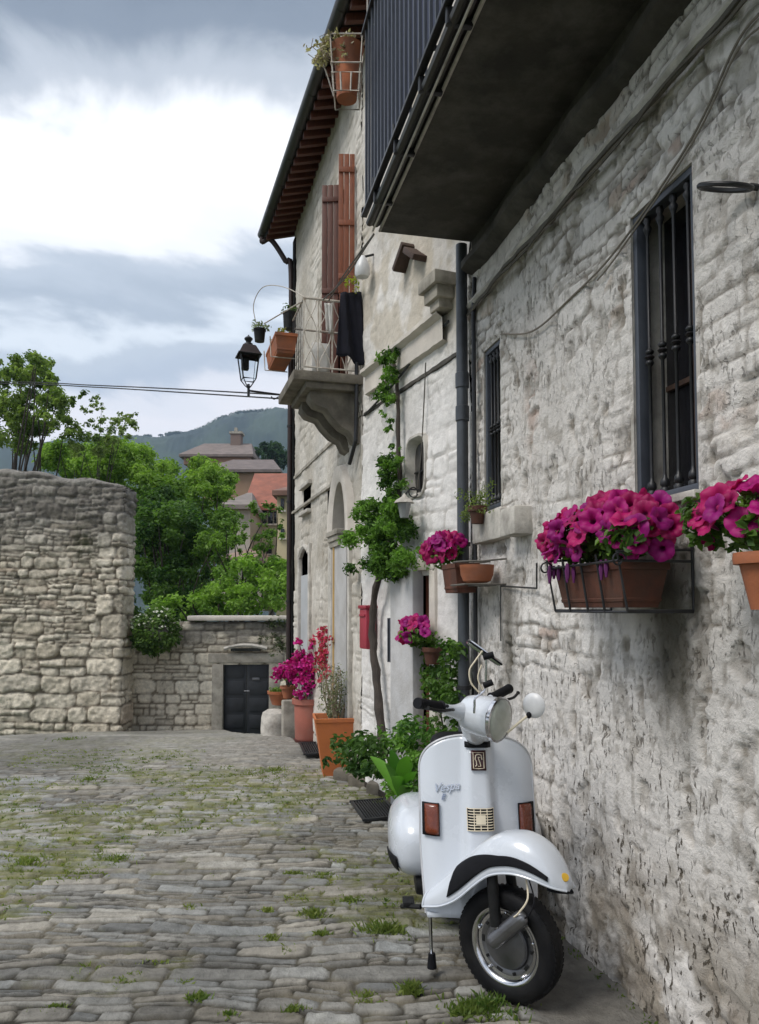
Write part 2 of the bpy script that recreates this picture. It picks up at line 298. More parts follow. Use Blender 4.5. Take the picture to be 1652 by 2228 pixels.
def sheet(name, us, vs, pos, holes, mat, parent=None, flip=False):
    """pos(U, V) -> xyz (n,3), col (n,3)"""
    U, V = np.meshgrid(us, vs); U = U.ravel(); V = V.ravel(); P, Cc = pos(U, V); nu = len(us); nv = len(vs)
    i, j = np.meshgrid(np.arange(nu - 1), np.arange(nv - 1)); i = i.ravel(); j = j.ravel(); cu = (us[i] + us[i + 1]) / 2; cv = (vs[j] + vs[j + 1]) / 2
    keep = np.ones(len(i), bool)
    for h in holes:
        keep &= ~h(cu, cv) if callable(h) else ~((cu > h[0]) & (cu < h[1]) & (cv > h[2]) & (cv < h[3]))
    i = i[keep]; j = j[keep]; a = j * nu + i; Q = np.stack([a, a + 1, a + nu + 1, a + nu], 1)
    if flip: Q = Q[:, ::-1]
    return fastmesh(name, P, Q, mat, parent, True, Cc)
def ticks(a, b, step, extra=()):
    n = int((b - a) / step); x = np.concatenate([np.linspace(a, b, n + 1), np.array([e for e in extra if a < e < b])]); x = np.unique(np.round(x, 5)); keep = np.concatenate([[True], np.diff(x) > step * .15]); return x[keep]
def holedge(u, v, holes, r=.03):
    """1 away from holes, 0 at their rims"""
    f = np.ones_like(u)
    for h in holes:
        if callable(h): continue
        dx = np.maximum(np.maximum(h[0] - u, u - h[1]), 0); dy = np.maximum(np.maximum(h[2] - v, v - h[3]), 0); f = np.minimum(f, sstep(np.sqrt(dx * dx + dy * dy), 0, r))
    return f
exec_parts = None
# ================================================================== GROUND
def road_pos(L_, D_):
    X = L_ * RT[0] + D_ * FH[0]; Y = L_ * RT[1] + D_ * FH[1]
    d, r1, r2, r3, tu, tv = stones(L_, D_, (.045, .115), (.11, .42), 31, .08, .38, 2.4)
    far = sstep(D_, 6.0, 9.0); strip = sstep(X + .10 * (fbm(Y * 1.5, Y * 0, 3, 5) - .5) * 2 + .02 * (D_ - 3), 1.12, 1.24) * (1 - sstep(Y, 4.0, 4.6))
    gap = .003 + .009 * fbm(L_ * 3, D_ * 3, 2, 8); body = sstep(d, gap * .3, gap + .004)
    z = body * (.007 + .010 * r1 + (r2 - .5) * .014 * tu * 2 + (r3 - .62) * .017 * tv * 2) + .013 * (fbm(L_ * 22, D_ * 34, 4, 3, .6) - .5) * body
    z = z * (1 - far * .6) * (1 - strip * .93) + .05 * (fbm(L_ * .7, D_ * .7, 3, 12) - .5) * (1 - strip) + .004 * (fbm(L_ * 14, D_ * 14, 3, 2) - .5)
    c = lerp3((.17, .162, .145), (.40, .385, .345), np.clip(r3 * .75 + .25 * fbm(L_ * 9, D_ * 9, 3, 44), 0, 1)); c = c * (1 + .22 * (r1[:, None] - .5)) * (1 + (r2[:, None] - .5) * np.array([.14, 0.03, -.12]))
    jt = lerp3((.05, .045, .034), (.17, .15, .11), sstep(fbm(L_ * 6, D_ * 6, 3, 7), .35, .7)); mossy = sstep(fbm(L_ * .9 + 3, D_ * 1.3, 4, 21) + .12 * (fbm(L_ * 12, D_ * 12, 3, 4) - .5) * 2 - .04 * sstep(L_, .2, 1), .40, .56)
    moss = lerp3((.07, .085, .016), (.22, .22, .06), fbm(L_ * 20, D_ * 20, 3, 9)); jt = jt * (1 - mossy[:, None]) + moss * mossy[:, None]; b = body[:, None]
    c = c * b + jt * (1 - b); mo2 = (mossy * sstep(fbm(L_ * 7, D_ * 9, 4, 51), .46, .62) * .7)[:, None]; c = c * (1 - mo2 * .85) + moss * mo2 * .85
    con = lerp3((.15, .142, .125), (.24, .225, .2), fbm(L_ * 5, D_ * 5, 5, 70)); s_ = strip[:, None]; c = c * (1 - s_) + con * s_
    f_ = far[:, None] * .75; c = c * (1 - f_) + lerp3((.24, .228, .2), (.36, .34, .30), fbm(L_ * 3, D_ * 12, 4, 71)) * f_
    damp = (sstep(fbm(L_ * .6 + 7, D_ * .5, 3, 91), .5, .75) * .35)[:, None]; c = c * (1 - damp)
    return np.stack([X, Y, z + gh(D_)], 1), c
ds = [1.2]
while ds[-1] < 13.6: ds.append(ds[-1] + (.0085 * max(1, ds[-1] / 2.6) if ds[-1] > 2.3 else .03))
rd = sheet('cobbled_street', ticks(-4.6, 3.4, .0125), np.array(ds), road_pos, [lambda a, b: (a * RT[0] + b * FH[0]) > np.where(a * RT[1] + b * FH[1] < 4.6, 1.66, 1.66 - .165 * (a * RT[1] + b * FH[1] - 4.6))], 'cobble'); mark(rd, kind='structure')
def ter_z(x, y):
    d = gdepth(x, y); return -.08 + np.where(d < 13.3, np.minimum(gh(d), 0), np.clip(-.6 - (d - 13.3) * .55, -9, 0) + np.clip(d - 300, 0, 3000) * .01)
g_ = np.concatenate([np.linspace(-1800, -60, 22), np.linspace(-50, 50, 51), np.linspace(60, 1800, 22)])
def ter_pos(U, V): return np.stack([U, V, ter_z(U, V)], 1), lerp3((.05, .075, .03), (.09, .12, .05), fbm(U * .05, V * .05, 4, 3))
te = sheet('ground', g_, g_, ter_pos, [], simple('meadow', (.06, .08, .035), .95, var=.4, ns=.3)); mark(te, kind='structure')
# ================================================================== NEAR HOUSE (wall along X = 1.6)
HA = [(2.26, 2.655, 1.90, 3.035), (4.04, 4.31, 2.08, 3.05)]
def wallA_pos(U, V):
    d, r1, r2, r3, tu, tv = stones(U, V, (.08, .21), (.11, .40), 12, .085, .38, 3.)
    db, q1, q2, q3, _, _ = stones(U + .013, V, (.06, .09), (.12, .25), 18, .025, .05, 5.)
    bq = np.zeros_like(U)
    for (a, b) in ((1.80, 2.25), (2.66, 2.86), (4.32, 4.42), (3.88, 4.03)): bq = np.maximum(bq, sstep(U + .05 * np.sin(V * 40), a - .01, a + .01) * (1 - sstep(U + .05 * np.sin(V * 37 + 2), b - .01, b + .01)))
    bq = bq * sstep(V, 1.7, 1.85) * (1 - sstep(V, 3.1, 3.2)); br = bq > .5
    d = np.where(br, db, d); r1 = np.where(br, q1, r1); r2 = np.where(br, q2, r2); r3 = np.where(br, q3, r3)
    pl = sstep(fbm(U * 1.3, V * 1.5, 4, 33) + .12 * (V < 1.7) * sstep(V, .5, .9), .40, .56) * (1 - bq * .7)
    low = 1 - sstep(V + .35 * (fbm(U * 2, V * 2, 3, 8) - .5), .15, .8)
    body = sstep(d, .001, .010); brk = sstep(fbm(U * 5, V * 5, 4, 35), .40, .56)
    amp = (.007 + .009 * r1) * np.where(br, .85, 1) * (1 - .75 * pl); h = body * amp + .018 * (fbm(U * 2.2, V * 2.2, 4, 60) - .5) + .007 * (fbm(U * 13, V * 11, 5, 61, .6) - .5) + .004 * (fbm(U * 45, V * 34, 3, 63) - .5)
    cr = 1 - sstep(np.abs(fbm(U * 3.2, V * 5.5, 5, 68, .6) - .5), .0, .010); cr = cr * sstep(fbm(U * 2.1, V * 2.4, 3, 69), .45, .6) * (1 - bq)
    h += -.016 * sstep(fbm(U * 11, V * 6, 4, 65), .60, .66) - .010 * cr + .016 * low * (fbm(U * 18, V * 18, 4, 66) - .5) * 2
    h *= holedge(U, V, HA, .02)
    c = lerp3((.60, .565, .525), (.87, .83, .785), np.clip(fbm(U * 3, V * 3, 4, 62) * .75 + r3 * .3 * (1 - pl), 0, 1)); jb = np.clip((1 - body) * (1 - .7 * pl) * (.25 + .75 * brk) * .85 + cr * .6, 0, .85)[:, None]; c = c * (1 - jb) + np.array([.20, .17, .135]) * jb
    ex = ((r2 > .88) * (1 - pl) * (.12 + .5 * sstep(fbm(U * 12, V * 12, 4, 90), .40, .6)) * body)[:, None]; ec = lerp3((.38, .22, .155), (.44, .35, .25), r1); c = c * (1 - ex) + ec * ex
    chip = (sstep(fbm(U * 11, V * 6, 4, 65), .60, .66) * .4 + sstep(fbm(U * 26, V * 17, 4, 64), .62, .68) * .45)[:, None]; c = c * (1 - chip) + np.array([.22, .19, .15]) * chip
    lw = (low * sstep(fbm(U * 5, V * 5, 5, 77), .34, .52) * .8)[:, None]; lc = lerp3((.15, .115, .08), (.31, .265, .20), fbm(U * 15, V * 15, 3, 78)); c = c * (1 - lw) + lc * lw
    st = np.exp(-((U - 2.42 - .04 * (V - 1)) / .15) ** 2) * (1 - sstep(V, 1.55, 1.75)) * sstep(V + .2 * (fbm(U * 14, V * 2, 3, 81) - .5), .82, 1.35) * (.8 + .5 * fbm(U * 20, V * 3, 3, 80))
    st2 = np.exp(-((U - 3.93) / .10) ** 2) * (1 - sstep(V, 1.55, 1.9)) * sstep(V, .9, 1.2) * .8
    s_ = np.clip(st + st2, 0, .9)[:, None]; c = c * (1 - s_) + np.array([.075, .066, .045]) * s_
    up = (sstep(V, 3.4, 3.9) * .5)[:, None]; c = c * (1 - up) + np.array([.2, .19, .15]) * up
    red = np.exp(-(((U - 3.62) / .07) ** 2 + ((V - 2.55) / .22) ** 2)) * sstep(fbm(U * 16, V * 16, 3, 85), .42, .55); red = (red * .65)[:, None]; c = c * (1 - red) + np.array([.36, .22, .16]) * red; h = h - .02 * red[:, 0]
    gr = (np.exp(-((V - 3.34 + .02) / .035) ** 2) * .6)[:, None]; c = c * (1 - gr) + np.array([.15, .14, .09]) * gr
    return np.stack([XA - h, U, V], 1), c
house = thing('stone_house', 'nearest limewashed stone house with barred windows and a dark balcony overhead', 'house', (XA, 2.6, 0))
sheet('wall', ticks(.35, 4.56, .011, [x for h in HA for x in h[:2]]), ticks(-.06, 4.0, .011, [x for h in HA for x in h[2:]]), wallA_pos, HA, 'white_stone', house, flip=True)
b = MB(); b.box((XA + 1.6, .35, 4.2), (3.1, .2, 8.6)); b.box((XA + 1.8, 2.4, 8.4), (3.3, 4.3, .2)); b.box((XA + .25, 2.4, 6.1), (.4, 4.2, 4.2)); b.box((XA + .42, 1.3, 2), (.3, 1.9, 4.2)); b.box((XA + .42, 3.35, 2), (.3, 1.36, 4.2)); b.box((XA + 1.7, 4.5, 4), (3., .1, 8.4)); b.build('wall', 'plaster', house, smooth=False)
def barred_window(Y0, Y1, Z0, Z1, nb, parent, dep=.085):
    wn = MB(); t = .028; x = XA + .035
    for c, s in (((x, (Y0 + Y1) / 2, Z0 + t / 2), (.05, Y1 - Y0, t)), ((x, (Y0 + Y1) / 2, Z1 - t / 2), (.05, Y1 - Y0, t)), ((x, Y0 + t / 2, (Z0 + Z1) / 2), (.05, t, Z1 - Z0 - 2 * t)), ((x, Y1 - t / 2, (Z0 + Z1) / 2), (.05, t, Z1 - Z0 - 2 * t))): wn.bbox(c, s, r=.003)
    win = wn.build('window', 'grey_frame', parent, sharp=30)
    rv = MB(); dp = .16
    for c, s in (((XA + dp / 2, Y0 - .01, (Z0 + Z1) / 2), (dp, .02, Z1 - Z0 + .04)), ((XA + dp / 2, Y1 + .01, (Z0 + Z1) / 2), (dp, .02, Z1 - Z0 + .04)), ((XA + dp / 2, (Y0 + Y1) / 2, Z0 - .01), (dp, Y1 - Y0, .02)), ((XA + dp / 2, (Y0 + Y1) / 2, Z1 + .01), (dp, Y1 - Y0, .02))): rv.box(c, s)
    rv.build('reveal', 'pale_stone', win, smooth=False)
    g = MB(); g.box((XA + .15, (Y0 + Y1) / 2, (Z0 + Z1) / 2), (.01, Y1 - Y0 - .01, Z1 - Z0 - .01)); g.build('pane', 'glass_dark', win, smooth=False)
    c = MB(); c.box((XA + .138, Y0 + (Y1 - Y0) * .5, (Z0 + Z1) / 2), (.02, .022, Z1 - Z0 - .06)); c.box((XA + .138, (Y0 + Y1) / 2, Z0 + .4 * (Z1 - Z0)), (.018, Y1 - Y0 - .04, .02)); c.build('casement', 'wood_dark', win, smooth=False)
    k = .0065; K = .017
    for i in range(nb):
        y = Y0 + t + (Y1 - Y0 - 2 * t) * (i + .5) / nb; za = Z0 + t; zb = Z1 - t; zm = za + (zb - za) * .49
        def knob(z, s=1.): return [(k, z - .034 * s), (K * .8, z - .026 * s), (K, z - .02 * s), (K * .75, z - .011 * s), (k, z - .008 * s), (K * .7, z - .006 * s), (K * 1.15, z + .002), (K * .7, z + .010 * s), (k, z + .012 * s), (K * .8, z + .016 * s), (K, z + .024 * s), (K * .7, z + .031 * s), (k, z + .036 * s)]
        pr = [(K * 1.1, za), (K * 1.15, za + .012), (K * .7, za + .02), (K * 1.1, za + .028), (K * .95, za + .045), (K * .5, za + .055), (k, za + .07)] + knob(zm) + [(k, zb - .075), (K * .7, zb - .06), (K, zb - .045), (K * .5, zb - .03), (K * .9, zb - .018), (K * .6, zb)]
        m = MB(); m.lathe(pr, (XA + .03, y, 0), 10); m.build('bar', 'black_iron', win, sharp=60)
    return win
barred_window(*HA[0], 4, house); barred_window(*HA[1], 4, house)
m = MB(); m.bbox((XA + .005, 2.455, 1.885), (.075, .43, .028), r=.004); m.build('window_sill', 'pale_stone', house)
m = MB(); m.bbox((XA - .01, 4.12, 1.97), (.12, .46, .17), r=.02); m.bbox((XA - .03, 3.72, 1.955), (.14, .20, .15), r=.02); m.build('window_sill', 'pale_stone', house)
def strip(prof, y0, y1, x=XA):   # moulding: profile (out, z) swept along the wall, with a little waviness
    n = 60; V = []; F = []; k = len(prof)
    for i in range(n + 1):
        y = y0 + (y1 - y0) * i / n
        for (o_, z_) in prof: V.append((x - o_ * (1 + .12 * math.sin(y * 9) + random.uniform(-.06, .06)), y, z_ + random.uniform(-.003, .003)))
    for i in range(n):
        for j in range(k - 1): F.append((i * k + j, i * k + j + 1, (i + 1) * k + j + 1, (i + 1) * k + j))
    return V, F
m = MB(); m.add(*strip([(0, 3.375), (.035, 3.38), (.045, 3.395), (.04, 3.415), (0, 3.425)], .4, 4.5)); m.build('string_course', 'pale_stone', house)
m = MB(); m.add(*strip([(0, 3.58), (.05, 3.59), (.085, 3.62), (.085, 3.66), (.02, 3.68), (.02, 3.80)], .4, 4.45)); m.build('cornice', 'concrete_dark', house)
# balcony of the near house
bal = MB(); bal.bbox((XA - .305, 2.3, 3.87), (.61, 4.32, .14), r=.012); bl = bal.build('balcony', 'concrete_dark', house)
m = MB(); m.tube([(.955, .2, 3.84), (.955, 4.42, 3.84)], .032, 10); m.tube([(.905, .2, 3.80), (.905, 4.36, 3.80)], .022, 8); m.build('gutter', 'gutter', bl)
m = MB(); m.tube([(.985, .2, 3.80), (.985, 4.44, 3.80)], .009, 6); m.tube([(.93, .2, 3.765), (.93, 4.38, 3.765)], .006, 6); m.build('pipe', 'pale_stone', bl)
m = MB()
for y in (2.35, 2.75, 3.15, 3.62, 4.1): m = MB(); m.bbox((.93, y, 3.815), (.11, .03, .07), r=.008); m.tube([(.90, y, 3.80), (.875, y, 3.86), (.875, y, 3.93)], .007, 6); m.build('bracket', 'black_iron', bl)
m = MB(); m.bbox((.88, 2.3, 3.86), (.035, 4.2, .02), r=.003); m.bbox((.88, 2.3, 4.98), (.045, 4.2, .02), r=.003); m.bbox((1.24, 4.395, 3.99), (.70, .02, .02), r=.003); m.bbox((1.24, 4.395, 4.98), (.70, .03, .02), r=.003); m.build('rail', 'black_iron', bl)
bi = MB(); bi.box((.88, .3, 4.42), (.014, .014, 1.11)); pb = bi.build('baluster', 'grey_frame', bl, smooth=False)
ys = np.arange(.42, 4.4, .085)
for y in ys: q = pb.copy(); COL.objects.link(q); q.location = (0, float(y) - .3, 0)
for xx in (.97, 1.07, 1.17, 1.27, 1.37, 1.47): q = pb.copy(); COL.objects.link(q); q.location = (xx - .88, 4.395 - .3, .07)
m = MB(); m.box((.905, 2.2, 4.42), (.006, 4.1, 1.0)); m.build('privacy_screen', simple('slate_blue_screen', (.035, .042, .085), .7, 0, .2, 10), bl, smooth=False)
# ================================================================== MIDDLE HOUSE (plaster)
dA = SB.hit(943, 1400)[0]; dB = SB.hit(920, 1400)[0]; pB = SB.hit(870, 1400)[0]; zD = SB.hit(900, 1225)[1]; HB = [(dA, dB, .03, zD - .1)]; dM = (dA + dB) / 2; dW = dB - dA
oc = SB.hit(910, 1015)
def oval(a, b): return (((a - oc[0]) / .15) ** 4 + ((b - oc[1]) / .20) ** 4) < 1
def wallB_pos(U, V):
    d, r1, r2, r3, tu, tv = stones(U, V, (.10, .22), (.16, .42), 42, .05, .3, 4.)
    pl = sstep(fbm(U * 1.5 + 4, V * 1.3, 4, 133), .28, .46); body = sstep(d, .001, .012); h = body * (.005 + .010 * r1) * (1 - .85 * pl) + .035 * (fbm(U * 2.5, V * 2.5, 4, 160) - .5) + .012 * (fbm(U * 14, V * 14, 4, 161, .6) - .5)
    h *= holedge(U, V, HB, .02)
    c = lerp3((.50, .46, .41), (.82, .79, .75), np.clip(1.4 * fbm(U * 2.4, V * 2.4, 5, 162) - .2, 0, 1)); wh = (1 - sstep(V, 2.9, 3.3)) ; wh = (wh * .5)[:, None]; c = c * (1 - wh) + np.array([.78, .76, .75]) * wh
    ye = (sstep(V, 3.2, 3.5) * sstep(fbm(U * 5, V * 5, 4, 166), .42, .62) * .5)[:, None]; c = c * (1 - ye) + np.array([.40, .33, .22]) * ye
    jb = ((1 - body) * (1 - .85 * pl) * .4)[:, None]; c = c * (1 - jb) + np.array([.2, .17, .13]) * jb
    P = D3(SB.a)[None, :] + U[:, None] * D3(SB.d)[None, :] + h[:, None] * D3(SB.n)[None, :]; P[:, 2] = V; return P, c
hb = thing('plastered_house', 'middle whitewashed house with climbing vine, oval opening and brown door', 'house', SB.at(.9, 0))
sheet('wall', ticks(0, SB.len + .02, .014, [x for h in HB for x in h[:2]]), ticks(-.05, 6.6, .014, [x for h in HB for x in h[2:]]), wallB_pos, HB + [oval], 'plaster', hb, flip=True)
AXB = (tuple(D3(SB.d)), tuple(D3(-SB.n)), (0, 0, 1)); AXC = (tuple(D3(SC.d)), tuple(D3(-SC.n)), (0, 0, 1))
m = MB(); m.box(SB.at(SB.len / 2, 3.1, -.35), (SB.len + .0, .1, 6.1), AXB); m.box(SB.at(SB.len / 2 + .3, 3.1, -2.2), (SB.len, 3.6, 6.1), AXB); m.build('wall', 'plaster', hb, smooth=False)
m = MB()   # splayed reveal of the opening
def ovr(a, b_):
    th = 2 * math.pi * a; ct = math.cos(th); s_ = math.sin(th); rr = (abs(ct) ** 4 + abs(s_) ** 4) ** -.25; k = [1.20, 1.15, 1.06, 1.0, .90][int(round(b_ * 4))]; o_ = [-.02, .028, .03, .016, -.05][int(round(b_ * 4))]
    return SB.at(oc[0] + .15 * k * rr * ct, oc[1] + .20 * k * rr * s_, o_)
m.grid(ovr, 40, 4); oo = m.build('round_opening', 'pale_stone', hb, sharp=30)
m = MB(); m.box(SB.at(oc[0], oc[1], -.045), (.29, .01, .38), AXB); m.build('pane', simple('dusty_dark_pane', (.05, .046, .042), .6, 0, .5, 12), oo, smooth=False)
m = MB(); m.box(SB.at(oc[0] + .02, oc[1] - .02, -.03), (.012, .012, .34), AXB); m.box(SB.at(oc[0], oc[1] - .03, -.03), (.24, .012, .012), AXB); m.build('bar', 'black_iron', oo, smooth=False)
# door in its deep white doorway
m = MB(); m.bbox(SB.at(dM, zD / 2, -.045), (dW, .04, zD - .1), AXB, r=.004); dr = m.build('door', 'wood_brown', hb)
for z in (.30, .76, 1.25): m = MB(); m.bbox(SB.at(dM, z, -.020), (dW * .65, .014, .36), AXB, r=.006); m.build('door_panel', 'wood_brown', dr)
m = MB(); m.lathe([(.004, 0), (.014, .004), (.016, .02), (.01, .03), (0, .034)], SB.at(dB - .03, .98, -.02), 12, tuple(D3(SB.n))); m.build('door_knob', simple('brass', (.5, .33, .12), .3, .9), dr)
m = MB(); m.bbox(SB.at(dA - .045, zD / 2, .0), (.09, .07, zD), AXB, r=.01); m.bbox(SB.at(dM, zD - .02, -.0), (dW + .18, .08, .09), AXB, r=.01); m.build('door_frame', 'cap', hb)
m = MB(); m.bbox(SB.at((dB + pB) / 2, zD / 2 + .03, .035), (pB - dB, .09, zD + .06), AXB, r=.012); m.build('pilaster', simple('grey_render', (.50, .49, .49), .9, 0, .12, 4, bs=.4, bsc=40, dirt=(.36, .34, .32), dsc=5), hb)
def mould(seg, t0, t1, z, prof, n=30):
    V = []; F = []; k = len(prof)
    for i in range(n + 1):
        t = t0 + (t1 - t0) * i / n
        for (o_, z_) in prof: V.append(seg.at(t, z + z_ + random.uniform(-.003, .003), o_ + random.uniform(-.002, .002)))
    return V, [(i * k + j, i * k + j + 1, (i + 1) * k + j + 1, (i + 1) * k + j) for i in range(n) for j in range(k - 1)]
m = MB(); m.add(*mould(SB, .30, 1.75, 3.40, [(0, -.10), (.045, -.09), (.045, .06), (.09, .085), (.09, .115), (.03, .13), (0, .14)])); m.build('string_course', 'cap', hb)
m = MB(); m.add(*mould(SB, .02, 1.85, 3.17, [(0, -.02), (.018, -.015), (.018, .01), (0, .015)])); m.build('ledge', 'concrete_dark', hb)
m = MB()   # stepped corbel block high up by the pipe
for z, s, o_ in ((3.68, .26, .15), (3.60, .20, .12), (3.54, .14, .09)): m.bbox(SB.at(.30, z, o_ / 2), (s, o_ + .03, .085), AXB, r=.008)
m.build('corbel', 'concrete', hb)
m = MB(); a0 = SB.hit(905, 560)
for k in (-1, 1): m.bbox(SB.at(a0[0] + .16 * k * .0 + .10 * k, a0[1] + .03 * k, .05), (.22, .12, .045), (tuple(D3(SB.d) * .8 - np.array([0, 0, .6 * k])), AXB[1], tuple(D3(SB.d) * .6 * k + np.array([0, 0, .8]))), r=.008)
m.build('bracket', 'wood_dark', hb)
# ================================================================== FAR HOUSE (end of the lane, with eaves)
def chit(x, y, off=0.): return SC.hit(x, y, off)
dL = (chit(676, 1192)[0], chit(656, 1192)[0], .0, chit(666, 1196)[1]); wS = (chit(677, 1080)[0], chit(661, 1080)[0], chit(668, 1113)[1], chit(668, 1062)[1])
ar = (chit(765, 1165)[0], chit(733, 1165)[0], .0, chit(749, 1165)[1]); rA = (ar[1] - ar[0]) / 2; ax0 = (ar[0] + ar[1]) / 2
fr = (chit(758, 600)[0], chit(728, 600)[0], 3.52, chit(745, 420)[1])
def arch(a, b): return ((a > ar[0]) & (a < ar[1]) & (b < ar[3])) | ((((a - ax0) / rA) ** 2 + ((b - ar[3]) / .52) ** 2 < 1) & (b >= ar[3]))
wL = (chit(731, 1110)[0], chit(713, 1110)[0], ar[3] + .02, chit(722, 1052)[1]); HC = [dL, wS, fr, wL]
def wallC_pos(U, V):
    d, r1, r2, r3, tu, tv = stones(U, V, (.10, .24), (.16, .46), 77, .05, .3, 4.)
    pl = sstep(fbm(U * 1.5 + 9, V * 1.3, 4, 233), .42, .58); body = sstep(d, .001, .014); h = body * (.006 + .012 * r1) * (1 - .8 * pl) + .03 * (fbm(U * 2.5, V * 2.5, 4, 260) - .5) + .014 * (fbm(U * 14, V * 14, 4, 261, .6) - .5)
    h *= holedge(U, V, HC, .02) * (1 - sstep(U, SC.len - .03, SC.len))
    c = lerp3((.38, .34, .28), (.70, .66, .60), np.clip(1.4 * fbm(U * 2.4, V * 2.4, 5, 262) - .2, 0, 1)); jb = ((1 - body) * (1 - .8 * pl) * .45)[:, None]; c = c * (1 - jb) + np.array([.18, .15, .11]) * jb
    P = D3(SC.a)[None, :] + U[:, None] * D3(SC.d)[None, :] + h[:, None] * D3(SC.n)[None, :]; P[:, 2] = V; return P, c
hc = thing('end_house', 'last house of the row with red brown eaves, tall shutters and scrolled corbel balcony', 'house', SC.at(1.3, 0))
sheet('wall', ticks(0, SC.len, .018, [x for h in HC for x in h[:2]]), ticks(-.06, 6.75, .018, [x for h in HC for x in h[2:]]), wallC_pos, HC + [arch], 'plaster', hc, flip=True)
m = MB(); m.box(SC.at(SC.len / 2, 3.3, -.35), (SC.len, .1, 6.8), AXC); m.box(SC.at(SC.len - .05, 3.3, -.24), (.1, .44, 6.8), AXC); m.box(SC.at(SC.len / 2, 3.3, -2.2), (SC.len, 3.6, 6.8), AXC); m.build('wall', 'plaster', hc, smooth=False)
G0 = np.array([1.021, 6.18, 6.485]); G1 = np.array([.652, 10.1, 6.485]); gd = (G1 - G0) / np.linalg.norm(G1 - G0); gn = np.array([gd[1], -gd[0], 0]); Ga = G0 - gd * 2.1
GL = float(np.dot(G1 - Ga, gd)); pz = .30
m = MB(); q = [Ga + gn * .02 + np.array([0, 0, .02]), G1 + gn * .02 + np.array([0, 0, .02]), G1 + gn * 3.2 + np.array([0, 0, .02 + 3.2 * pz]), Ga + gn * 3.2 + np.array([0, 0, .02 + 3.2 * pz])]; m.prism(q, (0, 0, .10)); rf = m.build('roof', simple('roof_tiles', (.2, .1, .07), .9, 0, .4, 8, bs=.6), hc, smooth=False)
m = MB(); q2 = [p + np.array([0, 0, -.022]) for p in q]; m.prism(q2, (0, 0, .018)); m.build('soffit', 'wood_dark', rf, smooth=False)
rm = MB(); rm.bbox(Ga + gn * .36 + np.array([0, 0, .045]), (.055, .68, .07), (gd, gn + np.array([0, 0, pz]), (0, 0, 1)), r=.006); r0 = rm.build('rafter', 'wood_brown', rf)
k = .17
while k < GL - .02: q = r0.copy(); COL.objects.link(q); q.location = tuple(gd * k); k += .165
m = MB()   # half round gutter
def gut(a, b_): th = math.pi * (.0 + 1.0 * b_); return Ga + gd * (GL + .03) * a + gn * (-.055 * math.cos(th) - .02) + np.array([0, 0, .03 - .06 * math.sin(th)])
m.grid(gut, 30, 8); m.build('gutter', 'gutter', rf, thick=-.006)
m = MB()
for k in np.arange(.3, GL, .55): p = Ga + gd * k; m.tube([p + gn * (.055 * math.cos(t) * -1 - .02) + np.array([0, 0, .03 - .067 * math.sin(t)]) for t in np.linspace(0, math.pi, 9)], .006, 5)
build_each(m, 'gutter_bracket', 'gutter', rf)
# shutters and the balcony door
m = MB(); m.box(SC.at((fr[0] + fr[1]) / 2, (fr[2] + fr[3]) / 2, -.12), (fr[1] - fr[0], .03, fr[3] - fr[2]), AXC); wd = m.build('door', 'wood_brown', hc, smooth=False)
m = MB()
for t in (fr[0] + .02, (fr[0] + fr[1]) / 2, fr[1] - .02): m.bbox(SC.at(t, (fr[2] + fr[3]) / 2, -.08), (.035, .04, fr[3] - fr[2]), AXC, r=.005)
m.build('frame', 'wood_brown', wd)
def shutter(t, z0, z1, wdt, ang, mt):
    dv = D3(SC.n) * math.cos(ang) + D3(SC.d) * math.sin(ang); nv = np.array([dv[1], -dv[0], 0]); c = np.array(SC.at(t, (z0 + z1) / 2, .02)) + dv * wdt / 2
    m = MB(); n = 3
    for i in range(n): m.bbox(c + dv * wdt * ((i + .5) / n - .5), (wdt / n - .004, .022, z1 - z0), (dv, nv, (0, 0, 1)), r=.003)
    s = m.build('shutter', mt, hc); m = MB()
    for z in (z0 + .15, z1 - .15, (z0 + z1) / 2): m.bbox(c + np.array([0, 0, z - (z0 + z1) / 2]) - nv * .016, (wdt * .96, .014, .05), (dv, nv, (0, 0, 1)), r=.003)
    build_each(m, 'batten', mt, s)
z1 = chit(733, 425)[1]; shutter(chit(742, 500)[0], 3.55, z1, .17, .35, 'wood_brown'); z2 = chit(776, 340)[1]; zb = chit(776, 640)[1]
shutter(chit(757, 500)[0], 3.9, z2 - .28, .06, .5, 'wood_orange'); shutter(chit(777, 500)[0], zb, z2, .15, .25, 'wood_orange'); shutter(chit(716, 500)[0], 3.55, z1 - .03, .05, .2, 'wood_brown')
# balcony
m = MB(); m.bbox(SC.at(.43, 3.49, .29), (.86, .64, .085), AXC, r=.012); m.bbox(SC.at(.40, 3.42, .25), (.74, .50, .06), AXC, r=.015); cb = m.build('balcony', 'corbel_stone', hc)
pf = [(0, 3.40), (.44, 3.40), (.45, 3.33), (.40, 3.27), (.30, 3.24), (.25, 3.17), (.17, 3.09), (.09, 3.05), (.05, 2.97), (0, 2.95)]
for t0 in (.10, .50):
    m = MB(); m.prism([SC.at(t0, z, o_) for o_, z in pf], tuple(D3(SC.d) * .18)); m.build('corbel', 'corbel_stone', cb, sharp=50)
m = MB(); zt = 4.17; o_ = .52
m.tube([SC.at(.03, zt, 0), SC.at(.03, zt, o_), SC.at(.78, zt, o_), SC.at(.78, zt, 0)], .011, 6); m.build('rail', 'white_iron', cb); m = MB(); m.tube([SC.at(.03, 3.57, 0), SC.at(.03, 3.57, o_), SC.at(.78, 3.57, o_), SC.at(.78, 3.57, 0)], .008, 6); m.build('rail', 'white_iron', cb)
